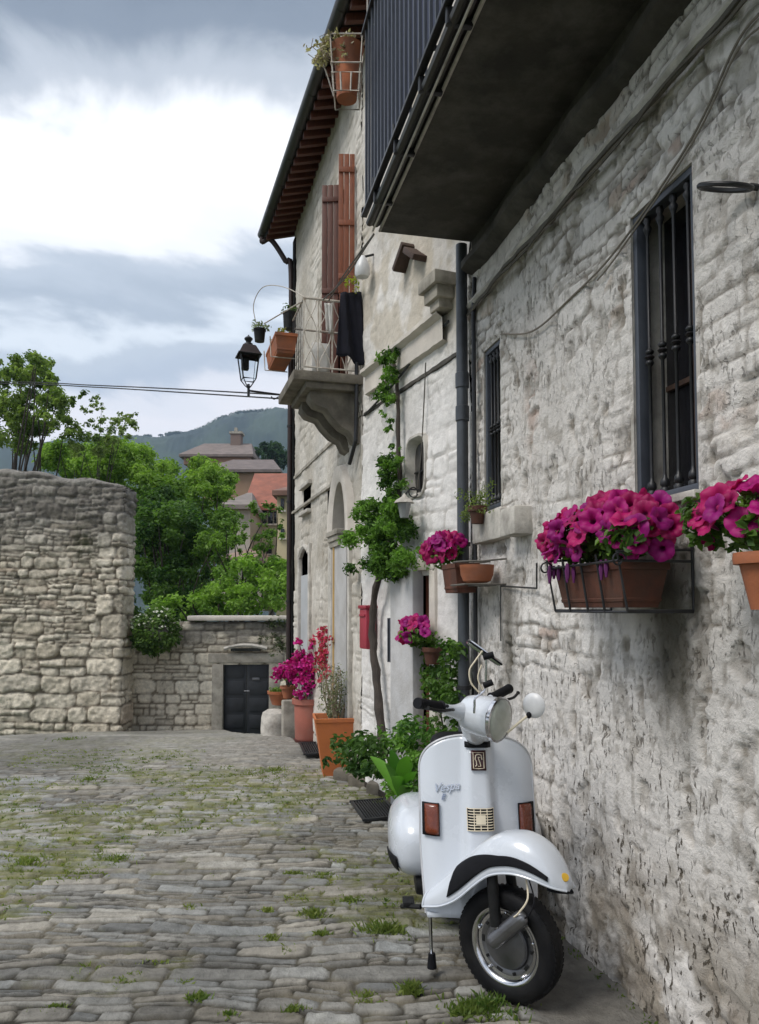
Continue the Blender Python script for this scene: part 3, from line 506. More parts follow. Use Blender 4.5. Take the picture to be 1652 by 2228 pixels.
for i in range(5):
    a = SC.at(.03, 0, .02 + i * .125); m = MB(); q = np.array([a[0], a[1], 0]); m.tube([q + np.array([0, 0, 3.54]), q + np.array([0, 0, zt])], .006, 5); m.build('baluster', 'white_iron', cb)
for i in range(4):
    m = MB()
    for sgn in (-1, 1): m.tube([SC.at(.03, 3.57 + (zt - 3.57) * s, .083 + i * .125 + sgn * .052 * math.cos(2 * math.pi * s)) for s in np.linspace(0, 1, 13)], .0045, 5)
    m.build('scroll', 'white_iron', cb)
for i in range(8):
    m = MB(); m.tube([SC.at(.06 + i * .1, 3.54, o_), SC.at(.06 + i * .1, zt, o_)], .005, 5); m.build('baluster', 'black_iron', cb)
# ground-floor openings
def lbox(mm, seg, t, z, o_, s, AX, r=.006): mm.bbox(seg.at(t, z, o_), s, AX, r=r)
m = MB(); m.box(SC.at(ax0, 1.5, -.10), (rA * 2.1, .02, 3.0), AXC); dk = m.build('arched_window', simple('dim_brown_interior', (.018, .015, .011), .8, 0, .4, 8), hc, smooth=False); m = MB(); m.box(SC.at((wL[0] + wL[1]) / 2, (wL[2] + wL[3]) / 2, -.09), (wL[1] - wL[0], .02, wL[3] - wL[2]), AXC); m.build('window', 'glass_dark', hc, smooth=False)
m = MB(); lbox(m, SC, ax0, ar[3] / 2 - .02, .0, (rA * 2, .10, ar[3] - .05), AXC); m.build('door', simple('pale_door', (.42, .41, .40), .8, 0, .1, 5, dirt=(.3, .28, .26)), dk)
m = MB()
for (w_, o_, z, h) in ((.34, .10, 0, .05), (.30, .085, -.05, .05), (.26, .07, -.1, .06)): lbox(m, SC, ax0 + .12, ar[3] + z + .03, o_ / 2, (w_ + .15, o_, h), AXC)
m.build('capital', 'concrete', hc)
m = MB(); n = 18   # archivolt
def av(a, b_): th = math.pi * a; k = [(-.01, -.1), (-.01, .05), (.05, .075), (.14, .07), (.16, .0)][int(round(b_ * 4))]; return SC.at(ax0 + (rA + k[0]) * math.cos(th), ar[3] + (.52 + k[0]) * math.sin(th), k[1])
m.grid(av, n, 4); m.build('arch', 'cap', hc, sharp=30)
m = MB(); lbox(m, SC, ax0, ar[3] + .3, -.06, (.03, .04, .56), AXC); lbox(m, SC, ax0 + rA + .06, 1.08, .03, (.13, .06, 2.1), AXC); lbox(m, SC, ax0 - rA - .05, 1.08, .02, (.07, .05, 2.1), AXC); m.build('pilaster', 'pale_stone', hc)
m = MB(); tc_ = (dL[0] + dL[1]) / 2; wl = dL[1] - dL[0]; m.box(SC.at(tc_, dL[3] / 2, -.12), (wl, .02, dL[3]), AXC); dd = m.build('door', 'glass_dark', hc, smooth=False)
m = MB(); lbox(m, SC, tc_, (dL[3] - .30) / 2, -.015, (wl, .04, dL[3] - .30), AXC); m.build('door_panel', simple('pale_grey_paint', (.40, .41, .42), .6, 0, .08, 4), dd)
m = MB(); lbox(m, SC, dL[0] - .05, dL[3] / 2, .01, (.09, .05, dL[3] + .1), AXC); lbox(m, SC, dL[1] + .05, dL[3] / 2, .01, (.09, .05, dL[3] + .1), AXC); m.build('door_frame', 'pale_stone', dd)
m = MB(); m.tube([SC.at(dL[0] + wl * s, dL[3] - .06 + .10 * math.sin(math.pi * s), .01) for s in np.linspace(0, 1, 9)], .035, 6); m.build('lintel', 'pale_stone', dd)
m = MB(); m.box(SC.at((wS[0] + wS[1]) / 2, (wS[2] + wS[3]) / 2, -.12), (wS[1] - wS[0], .02, wS[3] - wS[2]), AXC); wv = m.build('window', 'glass_dark', hc, smooth=False)
m = MB(); lbox(m, SC, (wS[0] + wS[1]) / 2, wS[2] - .02, .02, (wS[1] - wS[0] + .1, .08, .04), AXC); lbox(m, SC, (wS[0] + wS[1]) / 2, wS[3] + .03, .02, (wS[1] - wS[0] + .16, .06, .05), AXC); m.build('window_sill', 'pale_stone', wv)
m = MB(); m.add(*mould(SC, .0, SC.len, 3.20, [(0, -.025), (.02, -.02), (.02, .015), (0, .02)])); m.add(*mould(SC, 1.0, SC.len, 2.75, [(0, -.02), (.03, -.015), (.03, .015), (0, .02)])); m.build('string_course', 'concrete', hc)
m = MB(); lbox(m, SC, SC.len - .07, 3.2, .012, (.15, .03, 6.4), AXC, .01); m.build('quoin', 'plaster', hc)
# ================================================================== PIPES AND CABLES
def pipe(name, label, pts, r, mat, n=14, cat='pipe', group=None, collars=(), bracket=()):
    m = MB(); m.tube(pts, r, n); o = m.build(name, mat); mark(o, label, cat, group)
    if collars:
        for c in collars: m = MB(); m.lathe([(r * 1.02, -.05), (r * 1.2, -.045), (r * 1.2, .045), (r * 1.02, .05)], c, n, capends=False); m.build('collar', mat, o)
    for c in bracket: m = MB(); m.lathe([(r * 1.02, -.012), (r * 1.28, -.012), (r * 1.28, .012), (r * 1.02, .012)], c, n, capends=False); m.build('bracket', 'black_iron', o)
    return o
def bez(pts, n=10):
    P = [np.array(p, float) for p in pts]; out_ = []
    for i in range(len(P) - 1):
        a = P[max(i - 1, 0)]; b = P[i]; c = P[i + 1]; d = P[min(i + 2, len(P) - 1)]
        for k in range(n): t = k / n; out_.append(.5 * ((2 * b) + (-a + c) * t + (2 * a - 5 * b + 4 * c - d) * t * t + (-a + 3 * b - 3 * c + d) * t ** 3))
    return out_ + [P[-1]]
pA = vplane(1008, 1200, (1.53, 0), (0, 1)); py = float(pA[1])
pipe('drainpipe', 'thick dark grey drainpipe running from balcony to cobbles between the two near houses', [(1.53, py, -.02), (1.53, py, 3.80)], .036, 'pipe_grey', 16, 'drainpipe', collars=[(1.53, py, 2.93), (1.53, py, 2.72)], bracket=[(1.53, py, 1.9), (1.53, py, 1.02)])
pipe('drainpipe', 'thin black pipe beside the thick grey drainpipe', [(1.565, py - .12, .8), (1.565, py - .12, 3.32), (1.58, py - .10, 3.55)], .014, 'black_iron', 8, 'pipe')
gp = Ga + gd * (GL - .02); cw = np.array(SC.at(SC.len - .02, 0, .05)); s_ = gp + np.array([0, 0, -.03]) - gn * .02
pipe('drainpipe', 'brown downpipe bending from the gutter end and dropping down the corner of the end house', bez([s_, s_ + np.array([0, 0, -.06]), s_ * .7 + np.array([cw[0], cw[1], 6.34]) * .3, np.array([cw[0], cw[1], 6.12]) * .8 + s_ * .2 * np.array([1, 1, 6.12 / 6.4]), (cw[0], cw[1], 5.95), (cw[0], cw[1], 4.0), (cw[0], cw[1], 1.0), (cw[0], cw[1], -.1)], 6), .035, 'copper', 10, 'drainpipe', bracket=[(cw[0], cw[1], z) for z in (4.9, 3.9, 2.9, 1.6)])
def wob(f, n, amp): return [tuple(np.array(f(i / n)) + R_.uniform(-amp, amp, 3)) for i in range(n + 1)]
m = MB(); m.tube(wob(lambda s: (XA - .035, .5 + 4.05 * s, 3.37 + .012 * math.sin(s * 25)), 60, .004), .011, 6); m.tube(wob(lambda s: (XA - .045, .5 + 4.05 * s, 3.345 + .012 * math.sin(s * 31)), 60, .004), .007, 5); mark(m.build('cable', 'wire'), 'thick bundled cable running along the ledge under the balcony', 'cable')
hitA = lambda x, y, X=XA - .02: tuple(vplane(x, y, (X, 0), (0, 1)))
m = MB(); m.tube(bez([hitA(1652, 30), hitA(1600, 100), hitA(1500, 310), hitA(1340, 545), hitA(1240, 650), hitA(1160, 720), hitA(1095, 727)], 8), .0048, 6); m.tube(bez([hitA(1652, 60), hitA(1600, 118), hitA(1504, 315), hitA(1345, 552), hitA(1300, 610)], 8), .0038, 5); mark(m.build('cable', simple('tan_cable', (.2, .175, .14), .7)), 'loose drooping cable crossing above the larger barred window', 'cable')
rg = MB(); c = np.array(hitA(1578, 410, XA - .10)); rg.tube([c + np.array([.0, .075 * math.cos(t) + .0, .035 * math.cos(t)]) + np.array([.07 * math.sin(t), 0, .004]) for t in np.linspace(0, 2 * math.pi, 32, endpoint=False)], .008, 8, closed=True); rg.tube([c + np.array([.07, -.02, .004]), c + np.array([.12, -.02, .004])], .01, 6); mark(rg.build('iron_ring', 'black_iron'), 'black iron ring fixed to wall right of the larger barred window', 'ring')
m = MB(); m.tube([hitA(1090, 1275), hitA(1090, 1395)], .004, 5); m.tube([hitA(1090, 1275), hitA(1168, 1280), hitA(1168, 1225)], .005, 5); mark(m.build('conduit', 'black_wire'), 'thin black stepped conduit on wall below the small barred window', 'conduit')
m = MB(); m.tube([SC.at(.9, 2.15, .05), SC.at(.9, .3, .05)], .016, 8); o = m.build('gas_pipe', simple('yellow_pipe', (.42, .27, .1), .6, 0, .15, 6)); mark(o, 'pale yellow gas pipe on the end house beside the arched doorway', 'pipe')
m = MB(); bb = lambda x, y, o_=.03: SB.at(*SB.hit(x, y), o_)
m.tube(bez([bb(985, 700), bb(925, 760), bb(870, 830), bb(800, 905)], 8), .009, 6); mark(m.build('cable', 'black_wire'), 'black cable slanting down across the plastered house under its ledge', 'cable')
m = MB(); m.tube(bez([bb(935, 790), bb(930, 900), bb(924, 1000), bb(915, 1080)], 6), .005, 5); mark(m.build('cable', 'wire'), 'thin cable hanging vertically past the oval opening', 'cable')
m = MB(); m.tube([bb(788, 790, .05), bb(788, 850, .05), bb(786, 960, .05), bb(770, 1010, .04)], .018, 8); mark(m.build('drainpipe', 'black_iron'), 'short black pipe beside the scrolled corbel of the end balcony', 'pipe')
# ================================================================== FAR STONE WALLS
C13 = FH * 13.0; C12 = FH * 12.35
def depthwall(name, label, Cn, u0, u1, ztop, zbase, thick, step, holes, posf, cat='wall', mat='rubble', wrap=True):
    us = ticks(u0, u1 + (thick if wrap else 0), step, [h[0] for h in holes] + [h[1] for h in holes] + [u1]); zm = max(ztop(np.array([u0, (u0 + u1) / 2, u1]))) + .0
    vs = ticks(0, 1, step / (zm - zbase)); ex = 1 + ticks(step, thick, step); vs = np.concatenate([vs, ex])
    def pos(U, V):
        tp = ztop(np.minimum(U, u1)); v = np.minimum(V, 1); Z = zbase + (tp - zbase) * v; bk = np.maximum(V - 1, 0); sb = np.maximum(U - u1, 0); Uc = np.minimum(U, u1)
        h, c = posf(np.where(U > u1, U, U), Z + bk, tp); rnd = np.clip((.06 - (1 - v) * (tp - zbase)) / .06, 0, 1)
        h = h - .05 * rnd ** 2 - .03 * np.clip((.05 - np.abs(U - u1)) / .05, 0, 1) ** 2
        P = Cn[None, :] + Uc[:, None] * RT[None, :]; P[:, 2] = Z; hn = np.where(sb > 0, 0, h)
        P = P - FH[None, :] * hn[:, None] + FH[None, :] * np.maximum(bk, sb)[:, None] + RT[None, :] * np.where(sb > 0, h, 0)[:, None]
        P[:, 2] += np.where(bk > 0, h * .6, 0); return P, c
    hz = [(lambda a, b, h=h: (a > h[0]) & (a < h[1]) & (b > (h[2] - zbase) / (float(ztop(np.array([(h[0] + h[1]) / 2]))[0]) - zbase)) & (b < (h[3] - zbase) / (float(ztop(np.array([(h[0] + h[1]) / 2]))[0]) - zbase))) for h in holes]
    o = sheet(name, us, vs, pos, hz, mat); return mark(o, label, cat)
def U13(x): return (x - 826) / FPX * 13.0
def Z13(y): return 1.5 - (y - 1325) / FPX * 13.0
def U12(x): return (x - 826) / FPX * 12.35
def Z12(y): return 1.5 - (y - 1325) / FPX * 12.35
gate = (U13(488), U13(588), Z13(1600), Z13(1445))
def low_h(U, Z, tp):
    d, r1, r2, r3, tu, tv = stones(U, Z, (.12, .26), (.16, .45), 55, .035, .35, 3.)
    body = sstep(d, .002, .02); h = body * (.012 + .02 * r1) + .03 * (fbm(U * 10, Z * 10, 4, 3) - .5)
    c = lerp3((.54, .48, .38), (.88, .80, .66), np.clip(r3 * .7 + .3 * fbm(U * 3, Z * 3, 3, 5), 0, 1)); c *= (1 + .2 * (r1[:, None] - .5)); b = body[:, None]; c = c * b + np.array([.24, .20, .15]) * (1 - b)
    up = (sstep(Z, .75, 1.05) * sstep(fbm(U * 3, Z * 5, 4, 6), .25, .5) * .8)[:, None]; c = c * (1 - up) + lerp3((.10, .095, .085), (.22, .21, .19), r3) * up
    return h, c
lw = depthwall('low_stone_wall', 'low far stone wall with pale coping and black gate', C13, U13(270), U13(760), lambda u: 0 * u + Z13(1352), -1.0, .5, .026, [gate], low_h)
m = MB(); m.bbox(C13 + RT * (U13(410) + U13(760)) / 2 + np.array([0, 0, Z13(1345)]) + FH * .22, (U13(760) - U13(410), .62, .085), (RT, FH, (0, 0, 1)), r=.03); m.build('coping', 'cap', lw)
AXR = (RT, FH, (0, 0, 1)); gu = (gate[0] + gate[1]) / 2; gw = gate[1] - gate[0]
m = MB(); m.bbox(C13 + RT * (gate[0] - .09) + np.array([0, 0, (gate[2] + gate[3]) / 2 - .04]) + FH * .07, (.19, .22, gate[3] - gate[2] + .1), AXR, r=.015); m.bbox(C13 + RT * (gate[1] + .09) + np.array([0, 0, (gate[2] + gate[3]) / 2 - .04]) + FH * .07, (.19, .22, gate[3] - gate[2] + .1), AXR, r=.015); m.bbox(C13 + RT * gu + np.array([0, 0, gate[3] + .11]) + FH * .07, (gw + .5, .24, .16), AXR, r=.02); m.build('door_frame', 'concrete', lw)
m = MB(); m.tube([C13 + RT * (gu + .36 * s) + np.array([0, 0, gate[3] + .27 + .06 * (1 - s * s)]) - FH * .09 for s in np.linspace(-1, 1, 9)], .035, 6); m.build('relieving_arch', 'rubble' if False else 'pale_stone', lw)
m = MB(); m.box(C13 + RT * gu + np.array([0, 0, gate[3] + .255]) - FH * .075, (.5, .05, .05), AXR); m.build('slot', 'glass_dark', lw)
gt = thing('metal_gate', 'small black double gate set in the low far stone wall', 'gate', C13 + RT * gu + np.array([0, 0, -.5]))
for k in (-1, 1):
    m = MB(); m.bbox(C13 + RT * (gu + k * gw / 4) + np.array([0, 0, (gate[2] + gate[3]) / 2]) + FH * .06, (gw / 2 - .008, .03, gate[3] - gate[2]), AXR, r=.004)
    for j in range(4): m.bbox(C13 + RT * (gu + k * gw / 4) + np.array([0, 0, gate[2] + .25 + j * .28]) + FH * .04, (gw / 2 - .09, .015, .22), AXR, r=.004)
    m.build('door_leaf', 'door_black', gt)
m = MB(); m.tube([C13 + RT * (gu - .03) + np.array([0, 0, .12]), C13 + RT * (gu - .03) + np.array([0, 0, .12]) - FH * .03, C13 + RT * (gu + .06) + np.array([0, 0, .12]) - FH * .03], .01, 6); m.bbox(C13 + RT * (gu + .16) + np.array([0, 0, .32]) + FH * .015, (.12, .01, .04), AXR, r=.002); m.build('handle', 'alu', gt)
def tall_top(u):
    x = u / 12.35 * FPX + 826; y = np.interp(x, [-900, -300, 0, 60, 110, 190, 250, 275, 290], [1060, 1040, 1020, 1019, 1033, 1040, 1048, 1060, 1085]); return Z12(y) + .02 * np.sin(u * 9)
def tall_h(U, Z, tp):
    dn, a1, a2, a3, _, _ = stones(U, Z, (.09, .24), (.14, .48), 64, .07, .5, 3.0); dl, q1, q2, q3, _, _ = stones(U, Z, (.20, .42), (.26, .75), 65, .07, .4, 2.6)
    br = (Z + .25 * (fbm(U * 2, Z * 0, 2, 4) - .5) < .95) | ((U > U12(210)) & (Z < 3.1)) ; d = np.where(br, dl, dn); r1 = np.where(br, q1, a1); r3 = np.where(br, q3, a3); r2 = np.where(br, q2, a2)
    body = sstep(d, .002, .022); h = body * (.012 + .036 * r1) + .06 * (fbm(U * 6, Z * 7, 4, 3) - .5) + .05 * (fbm(U * 22, Z * 22, 3, 3) - .5)
    c = lerp3((.52, .455, .35), (.86, .78, .64), np.clip(r3 * .75 + .3 * fbm(U * 3, Z * 3, 3, 5), 0, 1)); c *= (1 + .3 * (r2[:, None] - .5)); rd_ = (r2 > .965)[:, None] * .35; c = c * (1 - rd_) + np.array([.3, .17, .11]) * rd_
    b = body[:, None]; c = c * b + np.array([.22, .185, .14]) * (1 - b)
    up = (sstep(Z + .5 * (fbm(U * 2, Z * 2, 4, 6) - .5), 2.1, 3.1) * .8)[:, None]; c = c * (1 - up) + lerp3((.10, .095, .09), (.30, .285, .26), r3) * up * 1.0
    top = (sstep(Z, tp - .16, tp - .04) * .7)[:, None]; c = c * (1 - top) + np.array([.24, .225, .205]) * top
    ms = (np.exp(-(((U - U12(185)) / .22) ** 2 + ((Z - 2.55) / .3) ** 2)) * sstep(fbm(U * 12, Z * 12, 3, 9), .4, .55) * .8)[:, None]; c = c * (1 - ms) + np.array([.06, .07, .03]) * ms; return h, c
depthwall('high_stone_wall', 'high rough rubble wall with dark weathered top at left', C12, -8.5, (290 - 826) / FPX * 12.85, tall_top, -.75, .5, .026, [], tall_h)
bo = MB(); bc = atdepth(600, 1585, 9.5); bo.lathe([(.175, -.06), (.18, .1), (.172, .24), (.155, .30), (.11, .33), (.03, .34)], (bc[0], bc[1], gh(gdepth(bc[0], bc[1]))), 20); o = bo.build('stone_bollard', 'pale_stone'); mark(o, 'rounded pale stone stump at the corner of the end house', 'bollard')
q = o.modifiers.new('rough', 'DISPLACE'); tx = bpy.data.textures.new('rough', 'CLOUDS'); tx.noise_scale = .08; q.texture = tx; q.strength = .03
m = MB(); bp = atdepth(641, 1588, 9.25); m.bbox((bp[0], bp[1], .18), (.15, .3, .46), AXC, r=.02); mark(m.build('stone_pier', 'concrete'), 'grey stone block between the stump and the pink pot', 'stone')
# ================================================================== SCOOTER
def unit(deg): return np.array([math.cos(rad(deg)), math.sin(rad(deg)), 0.])
FB = unit(258); RB = unit(168); OB = np.array([1.105, 3.06, 0]); FS = unit(308); WS = unit(218); OW = np.array([1.143, 2.84, 0]); ZU = np.array([0, 0, 1.])
def LB(x, y, z): return OB + RB * x + FB * y + ZU * z
def LS(s_, w_, z): return OW + FS * s_ + WS * w_ + ZU * z
AXB_ = (RB, FB, ZU); AXS = (FS, WS, ZU)
sc = thing('motor_scooter', 'white vintage motor scooter parked against the stone wall with front wheel turned', 'scooter', OB, rad(168))
HWD = .243
def ztop_s(x): a = min(1, abs(x) / HWD); return .80 + .158 * (1 - a ** 2.7) ** (1 / 2.4)
def shy(x, z):
    v = (z - .26) / .7; spw = .052 + .022 * (1 - v); sp = .042 * math.exp(-(x / spw) ** 8) * (1 - .25 * v); edge = .030 * max(0, (abs(x) - .17) / .073) ** 2
    return .075 - .17 * v - .55 * x * x - edge + sp
def SP(x, z, o_=0.): return LB(x, shy(x, z) + o_, z + o_ * .2)
def shf(a, b_):
    x = HWD * math.sin((a * 2 - 1) * math.pi / 2) ; z1 = ztop_s(x); z = .255 + (z1 - .255) * b_; k = 1 - .07 * max(0, (.5 - z)) / .25; return SP(x * k, z)
m = MB(); m.grid(shf, 60, 44); sh = m.build('leg_shield', 'sw', sc, thick=-.004, sharp=80)
m = MB(); m.tube([SP(HWD * math.sin((a * 2 - 1) * math.pi / 2) * (1.003), .30 + (ztop_s(HWD * math.sin((a * 2 - 1) * math.pi / 2)) - .30) + .002, -.002) for a in np.linspace(0, 1, 60)], .0055, 8)
for s_ in (-1, 1): m.tube([SP(s_ * HWD * (1 - .07 * max(0, .5 - z) / .25), z, -.002) for z in np.linspace(.26, .80, 16)], .0055, 8)
m.build('trim', simple('pale_grey_trim', (.55, .55, .56), .35, .3), sh)
for x in (.197, -.197):
    m = MB(); m.grid(lambda a, b_: SP(x + (a - .5) * .064, .556 + .128 * b_, .004), 6, 8); e1 = m.build('indicator', 'rubber', sh, thick=.012)
    m = MB(); m.grid(lambda a, b_: SP(x + (a - .5) * .053, .562 + .116 * b_, .011 + .006 * (1 - (2 * a - 1) ** 4) * (1 - (2 * b_ - 1) ** 6)), 8, 10); m.build('lens', 'amber', e1, thick=.006)
gz = .632; m = MB(); m.grid(lambda a, b_: SP((a - .5) * .105, gz - .042 + .084 * b_, .003), 8, 6); gr = m.build('horn_grille', 'rubber', sh, thick=.006)
m = MB()
for i in range(9): m.tube([SP((a - .5) * .112, gz - .042 + .084 * i / 8, .009) for a in np.linspace(0, 1, 9)], .0022, 5)
for x in (-.054, -.027, 0, .027, .054): m.tube([SP(x, gz - .042 + .084 * b_, .009) for b_ in np.linspace(0, 1, 5)], .0022, 5)
m.grid(lambda a, b_: SP((a - .5) * .040, gz - .018 + .036 * b_, .013), 3, 3); m.build('grille_bars', 'cream', gr)
m = MB(); m.grid(lambda a, b_: SP((a - .5) * .102, .912 + .024 * b_, .006), 8, 2); m.build('black_plate', 'rubber', sh, thick=.006)
m = MB(); m.grid(lambda a, b_: SP((a - .5) * .062, .822 + .080 * b_, .005), 6, 4); bd = m.build('badge', 'maroon', sh, thick=.006)
m = MB(); m.tube([SP(.022 * x, .862 + .031 * z, .011) for x, z in ((-1, 1), (1, 1), (1, -1), (.0, -1.05), (-1, -1))], .0022, 6, closed=True)
m.tube([SP(.016 * x, .862 + .026 * z, .012) for x, z in ((-.9, .1), (-.7, .8), (0, .95), (.7, .8), (.9, .2), (.6, -.1), (.5, -.7), (.9, -.9))], .0022, 6); m.tube([SP(.016 * x, .862 + .026 * z, .012) for x, z in ((-.5, .45), (.1, .5), (-.1, .1), (-.3, -.2), (-.55, -.9), (.2, -.9))], .002, 6); m.build('emblem', 'cream', bd)
def lettering(name, txt, size, x0, z0, slope, mt, parent, extr=.0015, o_=.006):
    cu = bpy.data.curves.new(name, 'FONT'); cu.body = txt; cu.size = size; cu.shear = .35; cu.extrude = extr; cu.offset = .0006; cu.align_x = 'CENTER'; t = bpy.data.objects.new(name, cu); COL.objects.link(t)
    me = t.to_mesh(); V = [SP(x0 - v.co.x, z0 + v.co.y + slope * v.co.x, o_ + v.co.z) for v in me.vertices]; F = [tuple(p.vertices) for p in me.polygons]; t.to_mesh_clear(); bpy.data.objects.remove(t); bpy.data.curves.remove(cu)
    return meshobj(name, V, F, mt, parent, smooth=False)
lettering('lettering', 'Vespa', .046, .135, .735, .14, 'chrome', sh)
lettering('lettering', 'E', .030, .150, .700, .1, simple('blue_grey_letter', (.18, .22, .33), .4), sh)
# body behind the shield
m = MB(); m.bbox(LB(0, -.24, .275), (.40, .52, .03), AXB_, r=.012); m.bbox(LB(0, -.02, .262), (.45, .16, .02), AXB_, r=.008); m.build('floorboard', 'sw', sc)
def ell(c, s_, e=2.4, nu=32, nv=18, axes=AXB_, lo=-1.):
    def f(a, b_):
        th = 2 * math.pi * a; ph = -math.pi / 2 + math.pi * b_; p = lambda v: math.copysign(abs(v) ** (2 / e), v)
        return np.array(c) + axes[0] * s_[0] * p(math.cos(ph)) * p(math.cos(th)) + axes[1] * s_[1] * p(math.cos(ph)) * p(math.sin(th)) + axes[2] * s_[2] * max(lo, p(math.sin(ph)))
    return f
m = MB(); m.grid(ell(LB(0, -.80, .56), (.17, .50, .17), 3.0), 40, 20); m.build('body', 'sw', sc)
for k, nm in ((1, 'right'), (-1, 'left')):
    m = MB(); m.grid(ell(LB(k * .215, -.64, .395), (.155, .33, .165), 2.7), 44, 24); cw_ = m.build('side_cowl', 'sw', sc)
    m = MB(); m.grid(lambda a, b_: ell(LB(k * .219, -.64, .395), (.157, .334, .168), 2.7)(.035 + .10 * a if k > 0 else .465 - .10 * a, .30 + .16 * b_), 12, 6); m.build('rubber_strip', 'rubber', cw_, thick=.004)
m = MB(); m.grid(ell(LB(0, -.78, .765), (.14, .40, .065), 3.0), 32, 14); m.build('seat', 'rubber', sc)
m = MB(); m.bbox(LB(0, -1.28, .53), (.14, .05, .10), AXB_, r=.01); tl_ = m.build('tail_lamp', simple('red_lens', (.3, .01, .01), .2), sc); m = MB(); m.bbox(LB(0, -1.31, .36), (.17, .006, .17), AXB_, r=.002); m.build('number_plate', 'cream', sc)
m = MB(); m.bbox(LB(.03, -.80, .26), (.26, .42, .20), AXB_, r=.04); m.bbox(LB(.17, -.42, .23), (.16, .18, .07), AXB_, r=.02); m.bbox(LB(.15, -.55, .17), (.12, .34, .10), AXB_, r=.03); m.build('engine', 'dark_metal', sc)
m = MB(); m.tube([LB(.24, -.10, .235), LB(.30, -.14, .225), LB(.315, -.2, .20)], .011, 8); m.bbox(LB(.29, -.16, .235), (.05, .08, .02), AXB_, r=.005); m.build('foot_pedal', 'dark_metal', sc)
def wheelprof(R0=.215, hw=.046):
    return [(.140, -hw * .80), (.150, -hw * .95), (.172, -hw * 1.06), (.195, -hw * .98), (.207, -hw * .75), (.2125, -hw * .4), (.2135, 0), (.2125, hw * .4), (.207, hw * .75), (.195, hw * .98), (.172, hw * 1.06), (.150, hw * .95), (.140, hw * .80)]
def wheel(c, ax, parent, fine=True):
    m = MB(); c = np.array(c, float); m.lathe(wheelprof(), c, 64, ax, capends=False); ty = m.build('wheel', 'tyre', parent, sharp=60)
    a = np.array(ax) / np.linalg.norm(ax); u = np.cross(ZU, a); m = MB()
    for i in range(60):   # tread blocks
        th = 2 * math.pi * i / 60
        for k in (-1, 1): er = math.cos(th) * u + math.sin(th) * np.cross(a, u); et = np.cross(a, er); m.box(c + er * .2060 + a * k * .022, (.012, .010, .028), (et, er, a * .9 + et * .45 * k))
    for i in range(60):
        th = 2 * math.pi * (i + .5) / 60; er = math.cos(th) * u + math.sin(th) * np.cross(a, u); et = np.cross(a, er); m.box(c + er * .2086, (.017, .010, .010), (et, er, a))
    m.build('tread', 'tyre', ty, smooth=False)
    m = MB(); m.lathe([(.112, .020), (.125, .022), (.130, .034), (.139, .040), (.146, .040), (.147, .034), (.139, .028), (.134, -.03), (.146, -.038)], c, 56, ax, capends=False); m.build('rim', 'chrome', ty, sharp=50)
    m = MB(); m.lathe([(.03, .016), (.085, .012), (.098, .020), (.113, .021)], c, 48, ax, capends=False)
    m.lathe([(.03, -.016), (.085, -.012), (.098, -.020), (.138, -.028)], c, 48, ax, capends=False); m.build('wheel_disc', 'alu', ty)
    m = MB()
    for i in range(10):
        th = 2 * math.pi * i / 10; er = math.cos(th) * u + math.sin(th) * np.cross(a, u); et = np.cross(a, er); m.bbox(c + er * .104 + a * .0215, (.026 if i % 2 else .011, .012 if i % 2 else .011, .004 if i % 2 else .012), (et, er, a), r=.002)
    m.build('rim_slot', 'dark_metal', ty)
    m = MB()
    for i in range(5): m = MB(); th = 2 * math.pi * (i + .25) / 5; er = math.cos(th) * u + math.sin(th) * np.cross(a, u); m.lathe([(.006, 0), (.006, .01), (.003, .012)], c + er * .122 + a * .024, 8, ax); m.build('wheel_nut', 'chrome', ty)
    m = MB(); m.lathe([(.088, .012), (.090, .024), (.084, .034), (.05, .040), (.03, .044), (0.012, .045)], c, 48, ax); m.build('brake_drum', 'alu', ty, sharp=40); return ty
fw = wheel(LS(0, 0, .215), WS, sc); wheel(LB(0, -1.0, .215), RB, sc)
# mudguard
sS = [-.355, -.26, -.18, -.10, -.03, .065, .145, .205, .245, .262]
zT = [.345, .43, .515, .59, .635, .655, .635, .585, .52, .480]; zL = [.290, .315, .36, .435, .495, .520, .515, .497, .480, .474]; hW = [.080, .090, .097, .102, .104, .102, .096, .082, .055, .018]
def MG(s_, q, o_=0.):
    zt = np.interp(s_, sS, zT); zl = np.interp(s_, sS, zL); hw = np.interp(s_, sS, hW) + o_; th = math.pi * q; c = math.cos(th); n = math.sin(th)
    cc = math.copysign(abs(c) ** (2 / 2.7), c); nn = abs(n) ** (2 / 2.3); return LS(s_ + o_ * .2 * (s_ * 4), hw * cc, zl + (zt - zl + o_) * nn)
def sm(xs): # smooth interpolation tables once
    return xs
_x = np.linspace(-.355, .262, 60)
def smooth_tab(t): y = np.interp(_x, sS, t); 
def _sm(t):
    y = np.interp(_x, sS, t); k = np.array([1, 2, 3, 4, 3, 2, 1.]) / 16
    for _ in range(2): yp = np.pad(y, 3, mode='reflect', reflect_type='odd'); y = np.convolve(yp, k, 'valid')
    return y
zT, zL, hW, sS = list(_sm(zT)), list(_sm(zL)), list(np.maximum(_sm(hW), .012)), list(_x)
m = MB(); m.grid(lambda a, b_: MG(-.355 + .617 * a, b_), 60, 40); mgd = m.build('mudguard', 'sw', sc, thick=.004, sharp=80)
for k in (0, 1):
    def tr(a, b_):
        s_ = -.225 + .43 * a; q0 = .05; q1 = .33 - .16 * sstep(np.array(s_), -.21, .02) - .06 * a; q1 = q1 if a > .05 else q0 + (q1 - q0) * (a / .05); q = q0 + (q1 - q0) * b_; return MG(s_, q if k == 0 else 1 - q, .0025)
    m = MB(); m.grid(tr, 50, 8); m.build('rubber_trim', 'rubber', mgd, thick=.003)
m = MB()
for q in (0.0, 1.0): m.tube([MG(s_, q, .001) for s_ in np.linspace(-.355, .255, 50)], .0045, 6)
